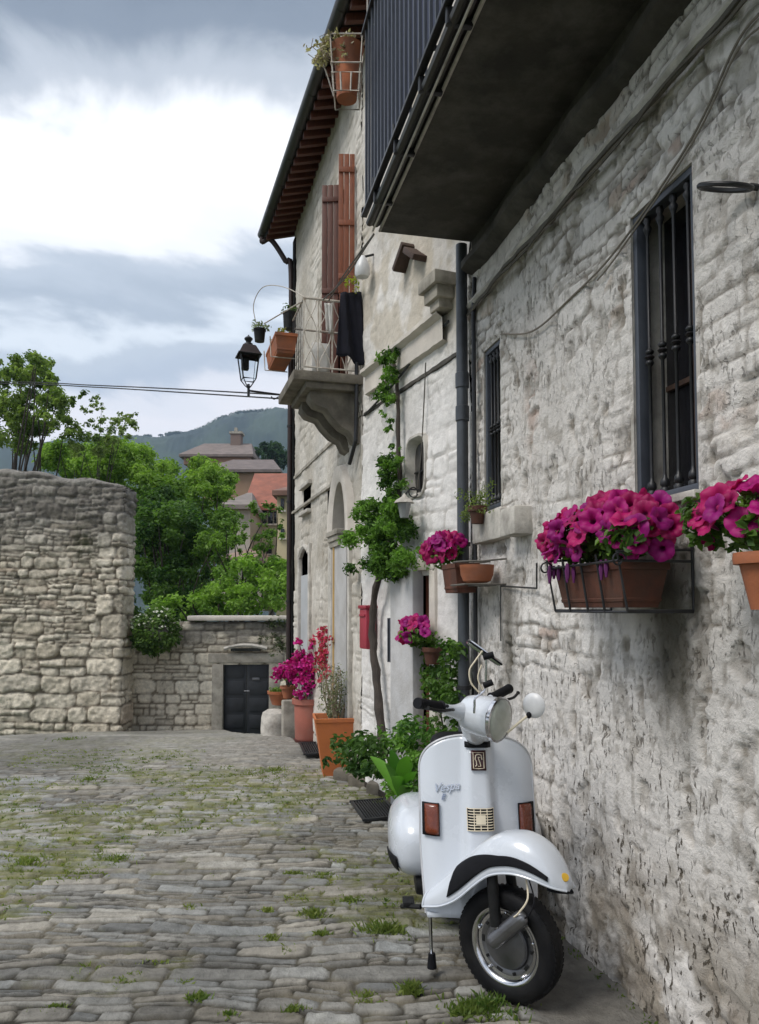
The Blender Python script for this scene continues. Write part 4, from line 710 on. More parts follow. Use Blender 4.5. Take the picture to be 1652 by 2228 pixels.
m.tube([MG(-.355, q, .001) for q in np.linspace(0, 1, 16)], .0045, 6); m.build('rolled_edge', 'sw', mgd)
m = MB(); m.grid(lambda a, b_: LS(.212 + .075 * a - .02, (.062 - .058 * a ** 2) * math.cos(math.pi * b_), .474 - .012 * a + (.010 + .012 * (1 - a)) * math.sin(math.pi * b_)), 12, 12); m.build('tip', 'rubber', mgd, thick=.004)
m = MB(); m.lathe([(0.001, .006), (.014, .005), (.016, 0)], MG(.242, .42, .002), 16, tuple(FS * .6 + WS * .5 + ZU * .4), sc=(1, 1)); m.build('reflector', simple('yellow_reflector', (.55, .33, .03), .3), mgd)
m = MB()
m.tube([LS(-.04, .055, .565), LS(-.035, .068, .48), LS(-.012, .078, .30)], .022, 12); m.tube([LS(-.04, -.05, .56), LS(-.03, -.075, .4), LS(0, -.075, .23)], .02, 10); m.tube([LS(-.06, 0, .60), LS(-.05, 0, .50)], .03, 10); m.bbox(LS(-.04, .0, .55), (.06, .13, .05), AXS, r=.015); m.build('fork', 'dark_metal', sc)
m = MB(); m.tube([LS(-.018, .080, .345), LS(.002, .082, .285)], .011, 10); m.build('damper', 'chrome', sc)
m = MB()
def cap(a, b_):
    A0 = LS(-.028, .080, .238); A1 = LS(.098, .076, .358); d = A1 - A0; Ln = np.linalg.norm(d); d = d / Ln; u = WS; v = np.cross(d, u); t = a; r = .030 * (1 if .14 < t < .86 else math.sqrt(max(0, 1 - ((.14 - t if t <= .14 else t - .86) / .14) ** 2)))
    th = 2 * math.pi * b_; return A0 - d * .02 + d * (Ln + .04) * t + r * (math.cos(th) * u * .75 + math.sin(th) * v)
m.grid(cap, 30, 20); m.build('trailing_link', 'alu', sc)
m = MB(); m.tube(bez([LS(.10, .05, .50), LS(.13, .09, .44), LS(.10, .10, .385), LS(.075, .095, .36)], 6), .0035, 6); m.build('brake_cable', 'cream', sc); m = MB(); m.tube(bez([LS(.11, .05, .50), LS(.15, .08, .44), LS(.14, .09, .39), LS(.10, .08, .35)], 6), .003, 6); m.build('brake_cable', 'rubber', sc)
# steering head, headset, lamp, grips
HS = np.array([1.012, 2.94, 1.085]); LC = atdepth(1088, 1566, 3.0); nb = SP(0, .93, -.03)
m = MB(); m.tube([nb - ZU * .03, nb + ZU * .03, nb * .45 + HS * .55 - ZU * .012, HS - ZU * .01], [.052, .045, .040, .045], 20); m.build('steering_neck', 'sw', sc)
def bar(a, b_):
    t = (a * 2 - 1); w_ = .185 * t; th = 2 * math.pi * b_; r1 = .030 - .012 * abs(t) ** 1.3 + .016 * math.exp(-(t / .35) ** 2); r2 = .026 - .009 * abs(t) + .045 * math.exp(-(t / .30) ** 2)
    return HS + WS * w_ + ZU * (.035 * t * t + .006) + FS * (r2 * math.cos(th) + .02 * math.exp(-(t / .3) ** 2)) + ZU * r1 * math.sin(th)
m = MB(); m.grid(bar, 40, 20); hs = m.build('headset', 'sw', sc)
axl = (LC - (HS + np.array([0, 0, -.01]))); axl = axl / np.linalg.norm(axl); axl = FS * .96 - ZU * .10; axl = axl / np.linalg.norm(axl)
m = MB(); m.lathe([(.052, -.165), (.068, -.150), (.076, -.12), (.081, -.07), (.084, -.01), (.0855, 0)], LC, 40, tuple(axl)); hl = m.build('headlamp', 'sw', sc)
m = MB(); m.lathe([(.0845, -.016), (.0885, -.012), (.089, .002), (.084, .006), (.080, .002)], LC, 40, tuple(axl), capends=False); m.build('rim', 'chrome', hl); m = MB(); m.lathe([(.081, .001), (.076, .008), (.06, .015), (.035, .020), (.001, .022)], LC, 40, tuple(axl)); m.build('lens', 'lens', hl)
m = MB(); m.tube([LC - axl * .012 + .0865 * (math.cos(t) * WS + math.sin(t) * ZU) for t in np.linspace(-.4, .4, 8)], .0015, 4); m.build('seam', 'dark_metal', hl)
for k in (1, -1):
    d = WS * k; e0 = HS + d * .18 + ZU * .041; e1 = HS + d * .335 + ZU * .070; m = MB(); n = 26; m.tube([e0 + (e1 - e0) * t for t in np.linspace(0, 1, n)], [.0175 + .0028 * (i % 2) + (.004 if i in (0, 1, n - 2) else 0) for i in range(n)], 14); m.build('grip', 'rubber', sc, sharp=60)
    m = MB(); m.tube(bez([HS + d * .15 + FS * .035 + ZU * .03, HS + d * .19 + FS * .05 + ZU * .035, HS + d * .27 + FS * .055 + ZU * .04, HS + d * .33 + FS * .045 + ZU * .055], 5), [.006] * 15 + [.009], 8); m.build('lever', 'dark_metal', sc)
    m = MB(); m.bbox(HS + d * .165 + ZU * .035, (.03, .035, .03), (d, FS, ZU), r=.008); m.build('switch', 'rubber', sc)
at = lambda x, y, D=2.93: atdepth(x, y, D)
m = MB(); m.tube(bez([at(1032, 1552), at(1033, 1535), at(1034, 1520), at(1046, 1510), at(1055, 1500), at(1058, 1470), at(1058, 1428)], 6), .0048, 8); mm = m.build('mirror_stem', 'chrome', sc)
m = MB(); m.tube([at(1052, 1492), at(1072, 1484)], .0125, 12); m.tube([at(1052, 1430), at(1074, 1424)], .0125, 12); m.build('clamp', 'rubber', mm)
e0, e1 = at(1023, 1397), at(1093, 1447); d = (e1 - e0); Lm = np.linalg.norm(d); d = d / Lm; nv_ = np.cross(d, FH); m = MB(); m.bbox((e0 + e1) / 2 + FH * .06, (Lm, .10, .022), (d, FH, nv_), r=.009); mr = m.build('mirror', 'chrome', sc)
m = MB(); m.bbox((e0 + e1) / 2 + FH * .06 + nv_ * .001, (Lm + .004, .104, .008), (d, FH, nv_), r=.003); m.build('mirror_seal', 'rubber', mr)
m = MB(); m.tube(bez([at(1042, 1506), at(1025, 1485), at(1022, 1458), at(1034, 1438), at(1050, 1416)], 6), .0035, 6); m.tube(bez([at(1050, 1500), at(1040, 1475), at(1048, 1446)], 6), .0025, 6); m.build('cable_loop', 'cream', sc)
m = MB(); m.tube([at(1104, 1594, 3.0), at(1130, 1572, 3.0), at(1149, 1557, 3.0)], .0052, 8); ms_ = m.build('mirror_stem', 'cream', sc); m = MB(); m.grid(ell(at(1151, 1556, 3.0), (.011, .011, .013), 2), 12, 8); m.build('ball_joint', 'rubber', ms_)
m = MB(); mc = at(1162, 1535, 3.0); tn = FH * -.75 - RT * .66; m.lathe([(.001, .014), (.025, .013), (.042, .008), (.049, 0), (.047, -.004), (.001, -.004)], mc, 28, tuple(tn)); m.build('mirror', simple('white_mirror_back', (.6, .6, .6), .35), sc)
m = MB(); m.tube([atdepth(935, 1962, 3.2), atdepth(938, 2060, 3.2), atdepth(939, 2080, 3.19)], .0075, 10); st_ = m.build('stand', 'chrome', sc); m = MB(); fp = atdepth(940, 2096, 3.19); m.tube([fp + ZU * .04, fp - ZU * .018], [.014, .020], 10); m.build('rubber_foot', 'rubber', st_)
m = MB(); m.tube([LB(-.16, -.12, .26), LB(-.19, -.13, .03)], .0075, 10); m.tube([LB(-.16, -.12, .24), LB(.2, -.12, .24)], .012, 8); m.build('stand_tube', 'dark_metal', st_)
# ================================================================== PLANTS
def leafmesh(C, Nn, size, asp=.5, fold=.25, jit=.5, tint=None, cols=((.05, .11, .02), (.16, .28, .05)), rs=R_, curl=.15):
    """C centres (n,3), Nn preferred outward directions; each leaf a folded six-point blade"""
    n = len(C); a = Nn + rs.normal(0, jit, (n, 3)); a /= np.linalg.norm(a, axis=1)[:, None] + 1e-9; r = rs.normal(0, 1, (n, 3)); t = np.cross(a, r); t /= np.linalg.norm(t, axis=1)[:, None] + 1e-9; bt = np.cross(a, t)
    s = size * rs.uniform(.6, 1.35, n)[:, None]; w = s * asp
    base = C - t * s * .5; tip = C + t * s * .5 - a * s * curl; l1 = C - t * s * .18 + bt * w * .5 + a * w * fold; l2 = C - t * s * .18 - bt * w * .5 + a * w * fold; r1 = C + t * s * .2 + bt * w * .4 + a * w * fold * .7; r2 = C + t * s * .2 - bt * w * .4 + a * w * fold * .7
    V = np.stack([base, l1, r1, tip, r2, l2], 1).reshape(-1, 3); i = np.arange(n)[:, None] * 6; Q = np.concatenate([i + np.array([[0, 1, 2, 3]]), i + np.array([[0, 3, 4, 5]])], 0)
    k = rs.uniform(0, 1, n)[:, None] if tint is None else np.clip(tint[:, None] + rs.normal(0, .18, (n, 1)), 0, 1); c = np.array(cols[0])[None] * (1 - k) + np.array(cols[1])[None] * k; return V, Q, np.repeat(c, 6, 0)
def clumps(cs, dens, rs=R_, flat=.55):
    """cs: list of (x,y,z,r) -> points near the shells, normals, clump tone"""
    P = []; Nn = []; T = []
    for (x, y, z, r) in cs:
        n = max(4, int(dens * r * r)); d = rs.normal(0, 1, (n, 3)); d /= np.linalg.norm(d, axis=1)[:, None]; q = rs.uniform(flat, 1.05, n)[:, None] * (1 + .25 * rs.normal(0, 1, (n, 1)) * .5); P.append(np.array([x, y, z]) + d * r * q * np.array([1, 1, .82])); Nn.append(d * .6 + np.array([0, 0, .7])); T.append(np.full(n, rs.uniform(.1, .9)))
    return np.concatenate(P), np.concatenate(Nn), np.concatenate(T)
def foliage(name, cs, dens, size, cols, parent=None, asp=.5, mat='leaf', flat=.55, jit=.5, rs=R_):
    P, Nn, T = clumps(cs, dens, rs, flat); V, Q, c = leafmesh(P, Nn, size, asp, cols=cols, tint=T, rs=rs, jit=jit); return fastmesh(name, V, Q, mat, parent, False, c)
def petunia_mesh(R0=.042, c0=(.42, .008, .17), c1=(.12, .0, .07)):
    V = []; F = []; C_ = []; nr = [(.07, -.9, c1), (.16, -.45, c1), (.30, -.12, c0), (.62, .03, c0), (.88, .06, c0), (1.0, .0, c0)]; n = 30
    for (r, h, c) in nr:
        for k in range(n):
            th = 2 * math.pi * k / n; lob = 1 + (.10 * abs(math.cos(2.5 * th)) ** .6 - .06) * (r > .5); wav = .08 * math.sin(5 * th + 1) * (r > .5) + .05 * math.sin(11 * th) * (r > .8)
            V.append((R0 * r * lob * math.cos(th), R0 * r * lob * math.sin(th), R0 * (h + wav))); rib = .88 if k % 6 == 0 and r > .2 else 1; C_.append(tuple(x * rib for x in c))
    for i in range(len(nr) - 1):
        for k in range(n): F.append((i * n + k, i * n + (k + 1) % n, (i + 1) * n + (k + 1) % n, (i + 1) * n + k))
    V.append((0, 0, -R0 * 1.0)); C_.append((.1, .15, .05)); F += [(len(V) - 1, (k + 1) % n, k) for k in range(n)]; return V, F, np.array(C_)
PET = []
for c0 in ((.36, .004, .15), (.30, .003, .085), (.42, .008, .12), (.27, .004, .15)):
    V, F, C_ = petunia_mesh(.042, c0); o = meshobj('flower', V, F, 'petal', None, True, C_, sharp=70); PET.append(o)
def put_flowers(parent, pts, dirs, s=1.):
    for p, d in zip(pts, dirs):
        d = Vector(d).normalized(); q = random.choice(PET); o = q.copy(); COL.objects.link(o); R3 = (d.to_track_quat('Z', 'Y').to_matrix() @ Matrix.Rotation(random.uniform(0, 6.28), 3, 'Z')).to_4x4(); k = s * random.uniform(.8, 1.15)
        mw = Matrix.Translation(Vector(p)) @ R3 @ Matrix.Diagonal((k, k * random.uniform(.8, 1), k * random.uniform(.8, 1.4), 1)); o.parent = parent; o.matrix_parent_inverse = basis(parent).inverted(); o.matrix_basis = mw
def trough(name, label, c, ln, wt, wb, h, axu, axo, mat, group=None, cat='flower box'):
    """long terracotta box: axu along, axo outwards"""
    c = np.array(c, float); m = MB(); U_, O_ = np.array(axu, float), np.array(axo, float)
    def ring(l, w_, z): return [c + U_ * l / 2 * i + O_ * w_ / 2 * j + ZU * z for i, j in ((-1, -1), (1, -1), (1, 1), (-1, 1))]
    R = [ring(ln * .88, wb, 0), ring(ln * .895, wb + (wt - wb) * .15, h * .12), ring(ln * .91, wb + (wt - wb) * .15 + .006, h * .13), ring(ln * .92, wb + (wt - wb) * .22 + .006, h * .2), ring(ln * .915, wb + (wt - wb) * .22, h * .21), ring(ln * .97, wb + (wt - wb) * .8, h * .82), ring(ln, wt, h * .83), ring(ln, wt, h), ring(ln - .02, wt - .02, h), ring(ln - .03, wt - .03, h * .85)]
    V = [p for r in R for p in r]; F = [(i * 4 + k, i * 4 + (k + 1) % 4, i * 4 + 4 + (k + 1) % 4, i * 4 + 4 + k) for i in range(len(R) - 1) for k in range(4)] + [(3, 2, 1, 0), tuple(len(V) - 4 + k for k in range(4))]
    m.add(V, F); o = m.build(name, mat, smooth=True, sharp=20, bev=.0025); mark(o, label, cat, group); return o
def pot(name, label, c, prof, mat, cat='flower pot', n=28, group=None, soil=True):
    m = MB(); m.lathe(prof, c, n); o = m.build(name, mat, sharp=40); mark(o, label, cat, group)
    if soil: r, h = prof[-1]; m = MB(); m.lathe([(r * .99, h - .001), (r * .6, h + .012), (.001, h + .015)], c, n, capends=False); m.build('soil', 'soil', o)
    return o
def potprof(r0, r1, h, rim=.03, t=.012): return [(r0, 0), (r0 + (r1 - r0) * .8 * (1 - rim / h), h - rim), (r1, h - rim), (r1 * 1.02, h - rim * .5), (r1, h), (r1 - t, h), (r1 - t * 1.5, h - rim)]
# --- the big petunia box under the larger window
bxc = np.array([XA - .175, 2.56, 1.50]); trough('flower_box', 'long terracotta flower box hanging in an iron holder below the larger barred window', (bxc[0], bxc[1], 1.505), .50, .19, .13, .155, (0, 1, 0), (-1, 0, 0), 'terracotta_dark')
ih = thing('iron_holder', 'black wrought iron cradle holding the long petunia box on the wall', 'bracket', (XA - .02, 2.56, 1.5)); m = MB()
x0 = bxc[0] - .105; x1 = XA - .01
for y in (2.29, 2.83): m.tube([(x1, y, 1.70), (x0 - .01, y, 1.69), (x0 + .025, y, 1.495), (x1, y, 1.495), (x1, y, 1.72)], .0055, 6)
for z, xx in ((1.49, x0 + .028), (1.66, x0 - .006)): m.tube([(x1, 2.29, z), (xx, 2.29, z), (xx, 2.83, z), (x1, 2.83, z)], .005, 6)
m.build('frame', 'black_iron', ih)
for y in (2.44, 2.56, 2.70): m = MB(); m.tube([(x0 - .006, y, 1.69), (x0 + .026, y, 1.49)], .0045, 6); m.build('rod', 'black_iron', ih)
for k, y in ((1, 2.83), (-1, 2.29)): m = MB(); m.tube([(x0 - .01 + .03 * math.cos(t) * (1 - t / 9), y + k * .01, 1.66 + .03 * math.sin(t) * (1 - t / 9)) for t in np.linspace(0, 6.5, 22)], .0035, 6); m.build('scroll', 'black_iron', ih)
def petunia(name, label, c, ext, nfl, nlf, group, s=1., cols=((.04, .09, .015), (.15, .26, .05)), outdir=(-1, -.35, .35)):
    """c centre, ext half extents; flowers on the street-facing shell"""
    c = np.array(c, float); ext = np.array(ext, float); t = thing(name, label, 'flowering plant', c - ZU * ext[2], group=group); cs = []
    for i in range(12): d = R_.uniform(-.75, .75, 3); cs.append(tuple(c + d * ext * np.array([1, 1, .7]) - ZU * ext[2] * .15) + (float(min(ext)) * .55,))
    foliage('leaves', cs, nlf / (12 * (min(ext) * .55) ** 2), .034 * s, cols, t, asp=.6)
    pts = []; dirs = []; od = np.array(outdir, float); od /= np.linalg.norm(od); tries = 0
    while len(pts) < nfl and tries < 20000:
        tries += 1; d = R_.normal(0, 1, 3); d /= np.linalg.norm(d)
        if np.dot(d, od) < -.05 or d[2] < -.55: continue
        p = c + d * ext * R_.uniform(.88, 1.06)
        if p[0] > XA - .03 and p[1] < 4.5: continue
        if any(np.linalg.norm(p - q) < .040 * s for q in pts) or (fbm(np.array(p[1] * 9), np.array(p[2] * 9), 2, 5) < .40 and d[2] < .5): continue
        pts.append(p); dirs.append(d * .7 + od * .6 + R_.normal(0, .42, 3))
    put_flowers(t, pts, dirs, s); m = MB()
    for p in pts[::2]: m.tube([p - np.array(d) * .01, (p + c) / 2 + ZU * .01, c - ZU * ext[2] * .8], .0018, 4)
    m.build('stems', 'stem', t); return t
GP = 'magenta petunias along the house walls'
pt1 = petunia('petunia', 'large magenta petunia mass filling the long iron-held flower box', (XA - .165, 2.60, 1.765), (.16, .40, .135), 66, 1500, GP, 1.12)
m = MB()
wpm = simple('wilted_purple', (.10, .01, .09), .8)
for i in range(9):
    y = R_.uniform(2.35, 2.85); p = np.array([XA - .29 + R_.uniform(-.02, .02), y, 1.67]); m = MB(); m.tube([p, p - ZU * .03, p - ZU * R_.uniform(.05, .08)], [.004, .009, .004], 6); m.build('wilted_bloom', wpm, pt1)
# pot and petunias cut by the right edge
pc = np.array(hitA(1684, 1310, XA - .16)); pot('flower_pot', 'round terracotta pot cut by the right edge of the photo', (pc[0], pc[1], pc[2] - .02), potprof(.055, .095, .15), 'terracotta'); 
m = MB(); m.tube([(XA, pc[1], pc[2] + .12), (XA - .06, pc[1], pc[2] + .11)], .006, 6); m.tube([(pc[0] + .09 * math.cos(t), pc[1] + .09 * math.sin(t), pc[2] + .11) for t in np.linspace(0, 2 * math.pi, 24, endpoint=False)], .005, 6, closed=True); mark(m.build('pot_ring', 'black_iron'), 'black iron ring bracket carrying the pot at the right edge', 'bracket')
petunia('petunia', 'magenta petunias spilling left from the pot at the right edge', (pc[0], pc[1] + .09, pc[2] + .23), (.12, .17, .10), 20, 700, GP)
# first corner pots near the drainpipe
c1 = vplane(958, 1195, (XA - .20, 0), (0, 1)); petunia('petunia', 'magenta petunias in the trough just left of the grey drainpipe', c1 + np.array([0.03, 0, -.01]), (.13, .20, .11), 28, 420, GP, 1.1)
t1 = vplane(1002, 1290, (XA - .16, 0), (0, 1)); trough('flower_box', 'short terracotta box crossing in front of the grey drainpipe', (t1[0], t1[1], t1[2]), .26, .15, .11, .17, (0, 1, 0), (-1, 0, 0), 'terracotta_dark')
b1_ = vplane(1038, 1268, (XA - .13, 0), (0, 1)); bowl = pot('flower_pot', 'shallow terracotta bowl on an iron shelf right of the grey drainpipe', b1_, [(.055, 0), (.078, .01), (.092, .045), (.096, .085), (.098, .10), (.090, .10), (.086, .085)], 'terracotta')
m = MB(); q = np.array(b1_); m.tube([(XA, q[1] + .13, q[2] - .012), (XA - .24, q[1] + .13, q[2] - .012), (XA - .24, q[1] - .12, q[2] - .012), (XA, q[1] - .12, q[2] - .012)], .006, 6); m.tube([(XA, q[1] + .13, q[2] + .13)] + [(XA - .13 - .13 * math.cos(t), q[1] + .13 * math.sin(t) * -1, q[2] + .115) for t in np.linspace(-1.5, 1.5, 12)] + [(XA, q[1] - .13, q[2] + .13)], .0055, 6); m.box((XA - .10, q[1], q[2] - .016), (.12, .14, .006)); mark(m.build('iron_shelf', 'wire'), 'bent iron shelf under the shallow bowl by the drainpipe', 'bracket')
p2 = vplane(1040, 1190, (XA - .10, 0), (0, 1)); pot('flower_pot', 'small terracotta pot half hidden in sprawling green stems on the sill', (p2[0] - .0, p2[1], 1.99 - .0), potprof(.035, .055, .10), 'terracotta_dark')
sg = thing('trailing_plant', 'sprawling green potted plant below the small barred window', 'potted plant', (p2[0], p2[1], 2.02)); cs = [tuple(np.array([p2[0], p2[1], 2.12]) + R_.uniform(-1, 1, 3) * np.array([.07, .20, .09])) + (.045,) for _ in range(26)]; foliage('leaves', cs, 9000, .022, ((.06, .10, .02), (.26, .32, .09)), sg, asp=.35); m = MB()
for c in cs: m.tube([(p2[0], p2[1], 2.05), ((p2[0] + c[0]) / 2, (p2[1] + c[1]) / 2, c[2] + .02), c[:3]], .0018, 4)
m.build('stems', 'stem', sg)
# second cluster lower down on the plastered house
c2 = SB.at(*SB.hit(905, 1378, .14), .14); petunia('petunia', 'lower magenta petunias beside the brown door of the plastered house', c2, (.10, .22, .10), 26, 400, GP, 1.1)
c3 = SB.hit(935, 1405, .12); pot('flower_pot', 'terracotta pot under the lower petunias beside the brown door', SB.at(c3[0], c3[1] - .12, .10), potprof(.045, .07, .11), 'terracotta_dark')
def hitB(x, y, o_=.06): return np.array(SB.at(*SB.hit(x, y, o_), o_))
iv = thing('climbing_ivy', 'dark green climber hanging down between brown door and grey drainpipe', 'climbing plant', hitB(950, 1560)); rs = np.random.RandomState(3)
cs = [tuple(hitB(rs.uniform(925, 1000), rs.uniform(1385, 1545), .10 + rs.uniform(-.04, .05))) + (rs.uniform(.04, .075),) for _ in range(42)] + [tuple(hitB(rs.uniform(955, 1000), rs.uniform(1560, 1640), .08)) + (.035,) for _ in range(6)]; foliage('leaves', cs, 8200, .04, ((.03, .075, .015), (.12, .22, .04)), iv, asp=.6)
m = MB(); m.tube(bez([hitB(945, 1400), hitB(950, 1480), hitB(962, 1570), hitB(975, 1650)], 5), .006, 6); m.tube(bez([hitB(975, 1400), hitB(985, 1500), hitB(990, 1640)], 5), .005, 6); m.build('stems', 'bark', iv)
# the climbing vine
vn_ = thing('climbing_vine', 'tall wisteria-like vine with twisted trunk climbing the plastered house', 'climbing plant', hitB(835, 1640)); rs = np.random.RandomState(8)
m = MB(); tp = bez([hitB(833, 1650, .10), hitB(830, 1600, .10), hitB(822, 1500, .09), hitB(812, 1400, .08), hitB(812, 1320, .08), hitB(826, 1250, .08), hitB(850, 1180, .07), hitB(868, 1080, .06), hitB(868, 960, .05), hitB(866, 860, .05), hitB(858, 790, .05)], 5); tp = [p + R_.uniform(-.006, .006, 3) for p in tp]; m.tube(tp, list(np.linspace(.038, .012, len(tp)) * (1 + .12 * np.sin(np.arange(len(tp)) * 1.7))), 10); m.build('trunk', 'bark', vn_)
cs = []
for _ in range(70): cs.append(tuple(hitB(rs.normal(825, 27), rs.uniform(1095, 1245), .12 + rs.uniform(-.06, .12))) + (rs.uniform(.05, .10),))
for _ in range(12): cs.append(tuple(hitB(rs.normal(862, 14), rs.uniform(1190, 1260), .10)) + (.05,))
for _ in range(30): cs.append(tuple(hitB(rs.normal(848, 12), rs.uniform(1000, 1110), .09 + rs.uniform(-.03, .06))) + (rs.uniform(.035, .07),))
for _ in range(24): cs.append(tuple(hitB(rs.normal(842, 13) , rs.uniform(765, 880), .08 + rs.uniform(-.03, .05))) + (rs.uniform(.03, .06),))
for _ in range(14): cs.append(tuple(hitB(rs.normal(848, 9), rs.uniform(870, 1000), .06)) + (rs.uniform(.015, .035),))
foliage('leaves', cs, 24000, .036, ((.016, .05, .01), (.17, .32, .05)), vn_, asp=.4, flat=.2, jit=.9)
for o in PET: bpy.data.objects.remove(o)
# ================================================================== POTS AND PLANTS ALONG THE LANE
def gpt(x, y): q = onground(x, y); return np.array([q[0], q[1], 0.])
# square orange planter, corner towards the viewer
qa = gpt(712, 1694); hgt = .535; rz = math.atan2(SC.d[1], SC.d[0]) - rad(8); u1_ = np.array([math.cos(rz - math.pi / 2), math.sin(rz - math.pi / 2), 0]); v1_ = np.array([math.cos(rz), math.sin(rz), 0])
ctr = qa + u1_ * .075 + v1_ * .12
def sqring(hw, z): return [ctr + u1_ * hw * i + v1_ * hw * j + ZU * z for i, j in ((-1, -1), (1, -1), (1, 1), (-1, 1))]
rr_ = [sqring(.105, 0), sqring(.11, .03), sqring(.180, hgt - .04), sqring(.188, hgt - .038), sqring(.192, hgt), sqring(.172, hgt), sqring(.165, hgt - .05)]; V = [p for r in rr_ for p in r]; F = [(i * 4 + k, i * 4 + (k + 1) % 4, i * 4 + 4 + (k + 1) % 4, i * 4 + 4 + k) for i in range(len(rr_) - 1) for k in range(4)] + [(3, 2, 1, 0)]
m = MB(); m.add(V, F); sp_ = m.build('planter', 'terracotta_orange', sharp=20, bev=.005); mark(sp_, 'tall square tapered orange terracotta planter', 'planter'); m = MB(); m.add(sqring(.168, hgt - .045), [(0, 1, 2, 3)]); m.build('soil', 'soil', sp_, smooth=False)
def shrub(name, label, c, r, h, nst, cols, lsize, nleaf, cat='plant', asp=.3, tl=.5, group=None, lean=.15, stm='dry_stem', rs=R_):
    c = np.array(c, float); t = thing(name, label, cat, c, group=group); m = MB(); P = []; Nn = []
    for i in range(nst):
        a = rs.uniform(0, 6.28); q = rs.uniform(0, 1) ** .5 * r; b0 = c + np.array([math.cos(a), math.sin(a), 0]) * q * .35; hh = h * rs.uniform(.6, 1.05); tp = c + np.array([math.cos(a), math.sin(a), 0]) * q + ZU * hh; md = (b0 + tp) / 2 + rs.normal(0, lean * r, 3); pts = bez([b0, md, tp], 5); m.tube(pts, list(np.linspace(.0045, .0018, len(pts)) * (1 + h)), 5)
        for _ in range(max(1, nleaf // nst)): k = int(rs.uniform(1 - tl, 1) * (len(pts) - 1)); P.append(pts[k] + rs.normal(0, r * .16, 3)); Nn.append(rs.normal(0, 1, 3) + ZU * .6)
    m.build('stems', stm, t); V, Q, cc = leafmesh(np.array(P), np.array(Nn), lsize, asp, cols=cols, rs=rs, jit=.6); fastmesh('leaves', V, Q, 'leaf', t, False, cc); return t
shrub('olive_shrub', 'grey green twiggy shrub growing out of the square orange planter', ctr + ZU * (hgt - .05), .21, .52, 26, ((.06, .08, .04), (.30, .32, .20)), .034, 900, tl=.75)
# pink round pot with bougainvillea
qp = gpt(672, 1613); kp = gdepth(*qp[:2]) / FPX * .96
pot('flower_pot', 'large round pink terracotta pot with rolled rim and saucer', qp + ZU * .03, [(29 * kp, 0), (31 * kp, .02), (33 * kp, .38), (35 * kp, .385), (38 * kp, .40), (38.5 * kp, .455), (36 * kp, .46), (33 * kp, .46), (32 * kp, .43)], 'terracotta_pink')
m = MB(); m.lathe([(25 * kp, -.005), (31 * kp, .0), (34 * kp, .03), (32 * kp, .03), (.01, .02)], qp, 28); mark(m.build('saucer', simple('brown_plastic', (.12, .035, .03), .5)), 'dark brown saucer under the pink pot', 'saucer')
FCB = [((.36, .004, .16), (.60, .03, .30)), ((.42, .02, .07), (.60, .08, .16))]
def blossom(name, label, c, blobs, cols, n, size, gcols, ng, parts=None, group=None):
    t = thing(name, label, 'flowering plant', c, group=group); foliage('blossoms', blobs, n, size, cols, t, asp=.95, mat='petal', flat=.2, jit=.9); foliage('leaves', blobs, ng, size * .9, gcols, t, asp=.6, flat=.1); m = MB()
    for b in blobs[::2]: m.tube([np.array(c), (np.array(c) + np.array(b[:3])) / 2 + R_.normal(0, .02, 3), np.array(b[:3])], .004, 4)
    m.build('stems', 'bark', t); return t
def scat(x, y, D, r, n, sx, sy, sd=.08): return [tuple(atdepth(R_.normal(x, sx), R_.normal(y, sy), D + R_.normal(0, sd))) + (r * R_.uniform(.6, 1.3),) for _ in range(n)]
Dp = gdepth(*qp[:2])
GB = 'flowering shrubs in pots by the end house'
blossom('bougainvillea', 'purple magenta bougainvillea in the large round pink pot', qp + ZU * .45, scat(676, 1460, Dp - .10, .09, 42, 21, 26, .06) + scat(668, 1438, Dp - .08, .06, 9, 13, 10, .05), FCB[0], 6500, .045, ((.05, .10, .02), (.14, .24, .05)), 900, group=GB)
bp2 = np.array(atdepth(628, 1500, 9.0)); blossom('bougainvillea', 'small magenta plant spilling left beside the brown downpipe', bp2, scat(634, 1460, 9.0, .075, 16, 15, 8), FCB[0], 6500, .045, ((.05, .10, .02), (.14, .24, .05)), 900, group=GB)
pot('flower_pot', 'small terracotta pot half hidden behind the magenta plant at the downpipe', (bp2[0], bp2[1], bp2[2] - .10), potprof(.06, .10, .14), 'terracotta')
b3 = np.array(atdepth(700, 1490, Dp + .25)); blossom('red_climber', 'pinkish red climber against the wall behind the pink pot', (b3[0], b3[1], .2), [tuple(np.array(SC.at(*SC.hit(R_.normal(702, 10), R_.normal(1420, 30), .08), .08))) + (.06,) for _ in range(26)], FCB[1], 2800, .04, ((.10, .06, .03), (.3, .16, .08)), 900, group=GB)
pot('flower_bowl', 'wide terracotta bowl resting on the pale stone stump', atdepth(607, 1534, 9.55), [(.06, 0), (.085, .01), (.125, .13), (.14, .14), (.145, .175), (.13, .175), (.12, .15)], 'terracotta', cat='flower pot')
q = atdepth(607, 1512, 9.55); foliage_c = [(q[0] + R_.uniform(-.10, .10), q[1] + R_.uniform(-.08, .08), q[2] + .03 + R_.uniform(-.02, .05), .045) for _ in range(14)]; t = thing('bedding_plant', 'low leafy plant in the bowl on the pale stump', 'potted plant', q); foliage('leaves', foliage_c, 6000, .04, ((.05, .10, .02), (.20, .30, .07)), t)
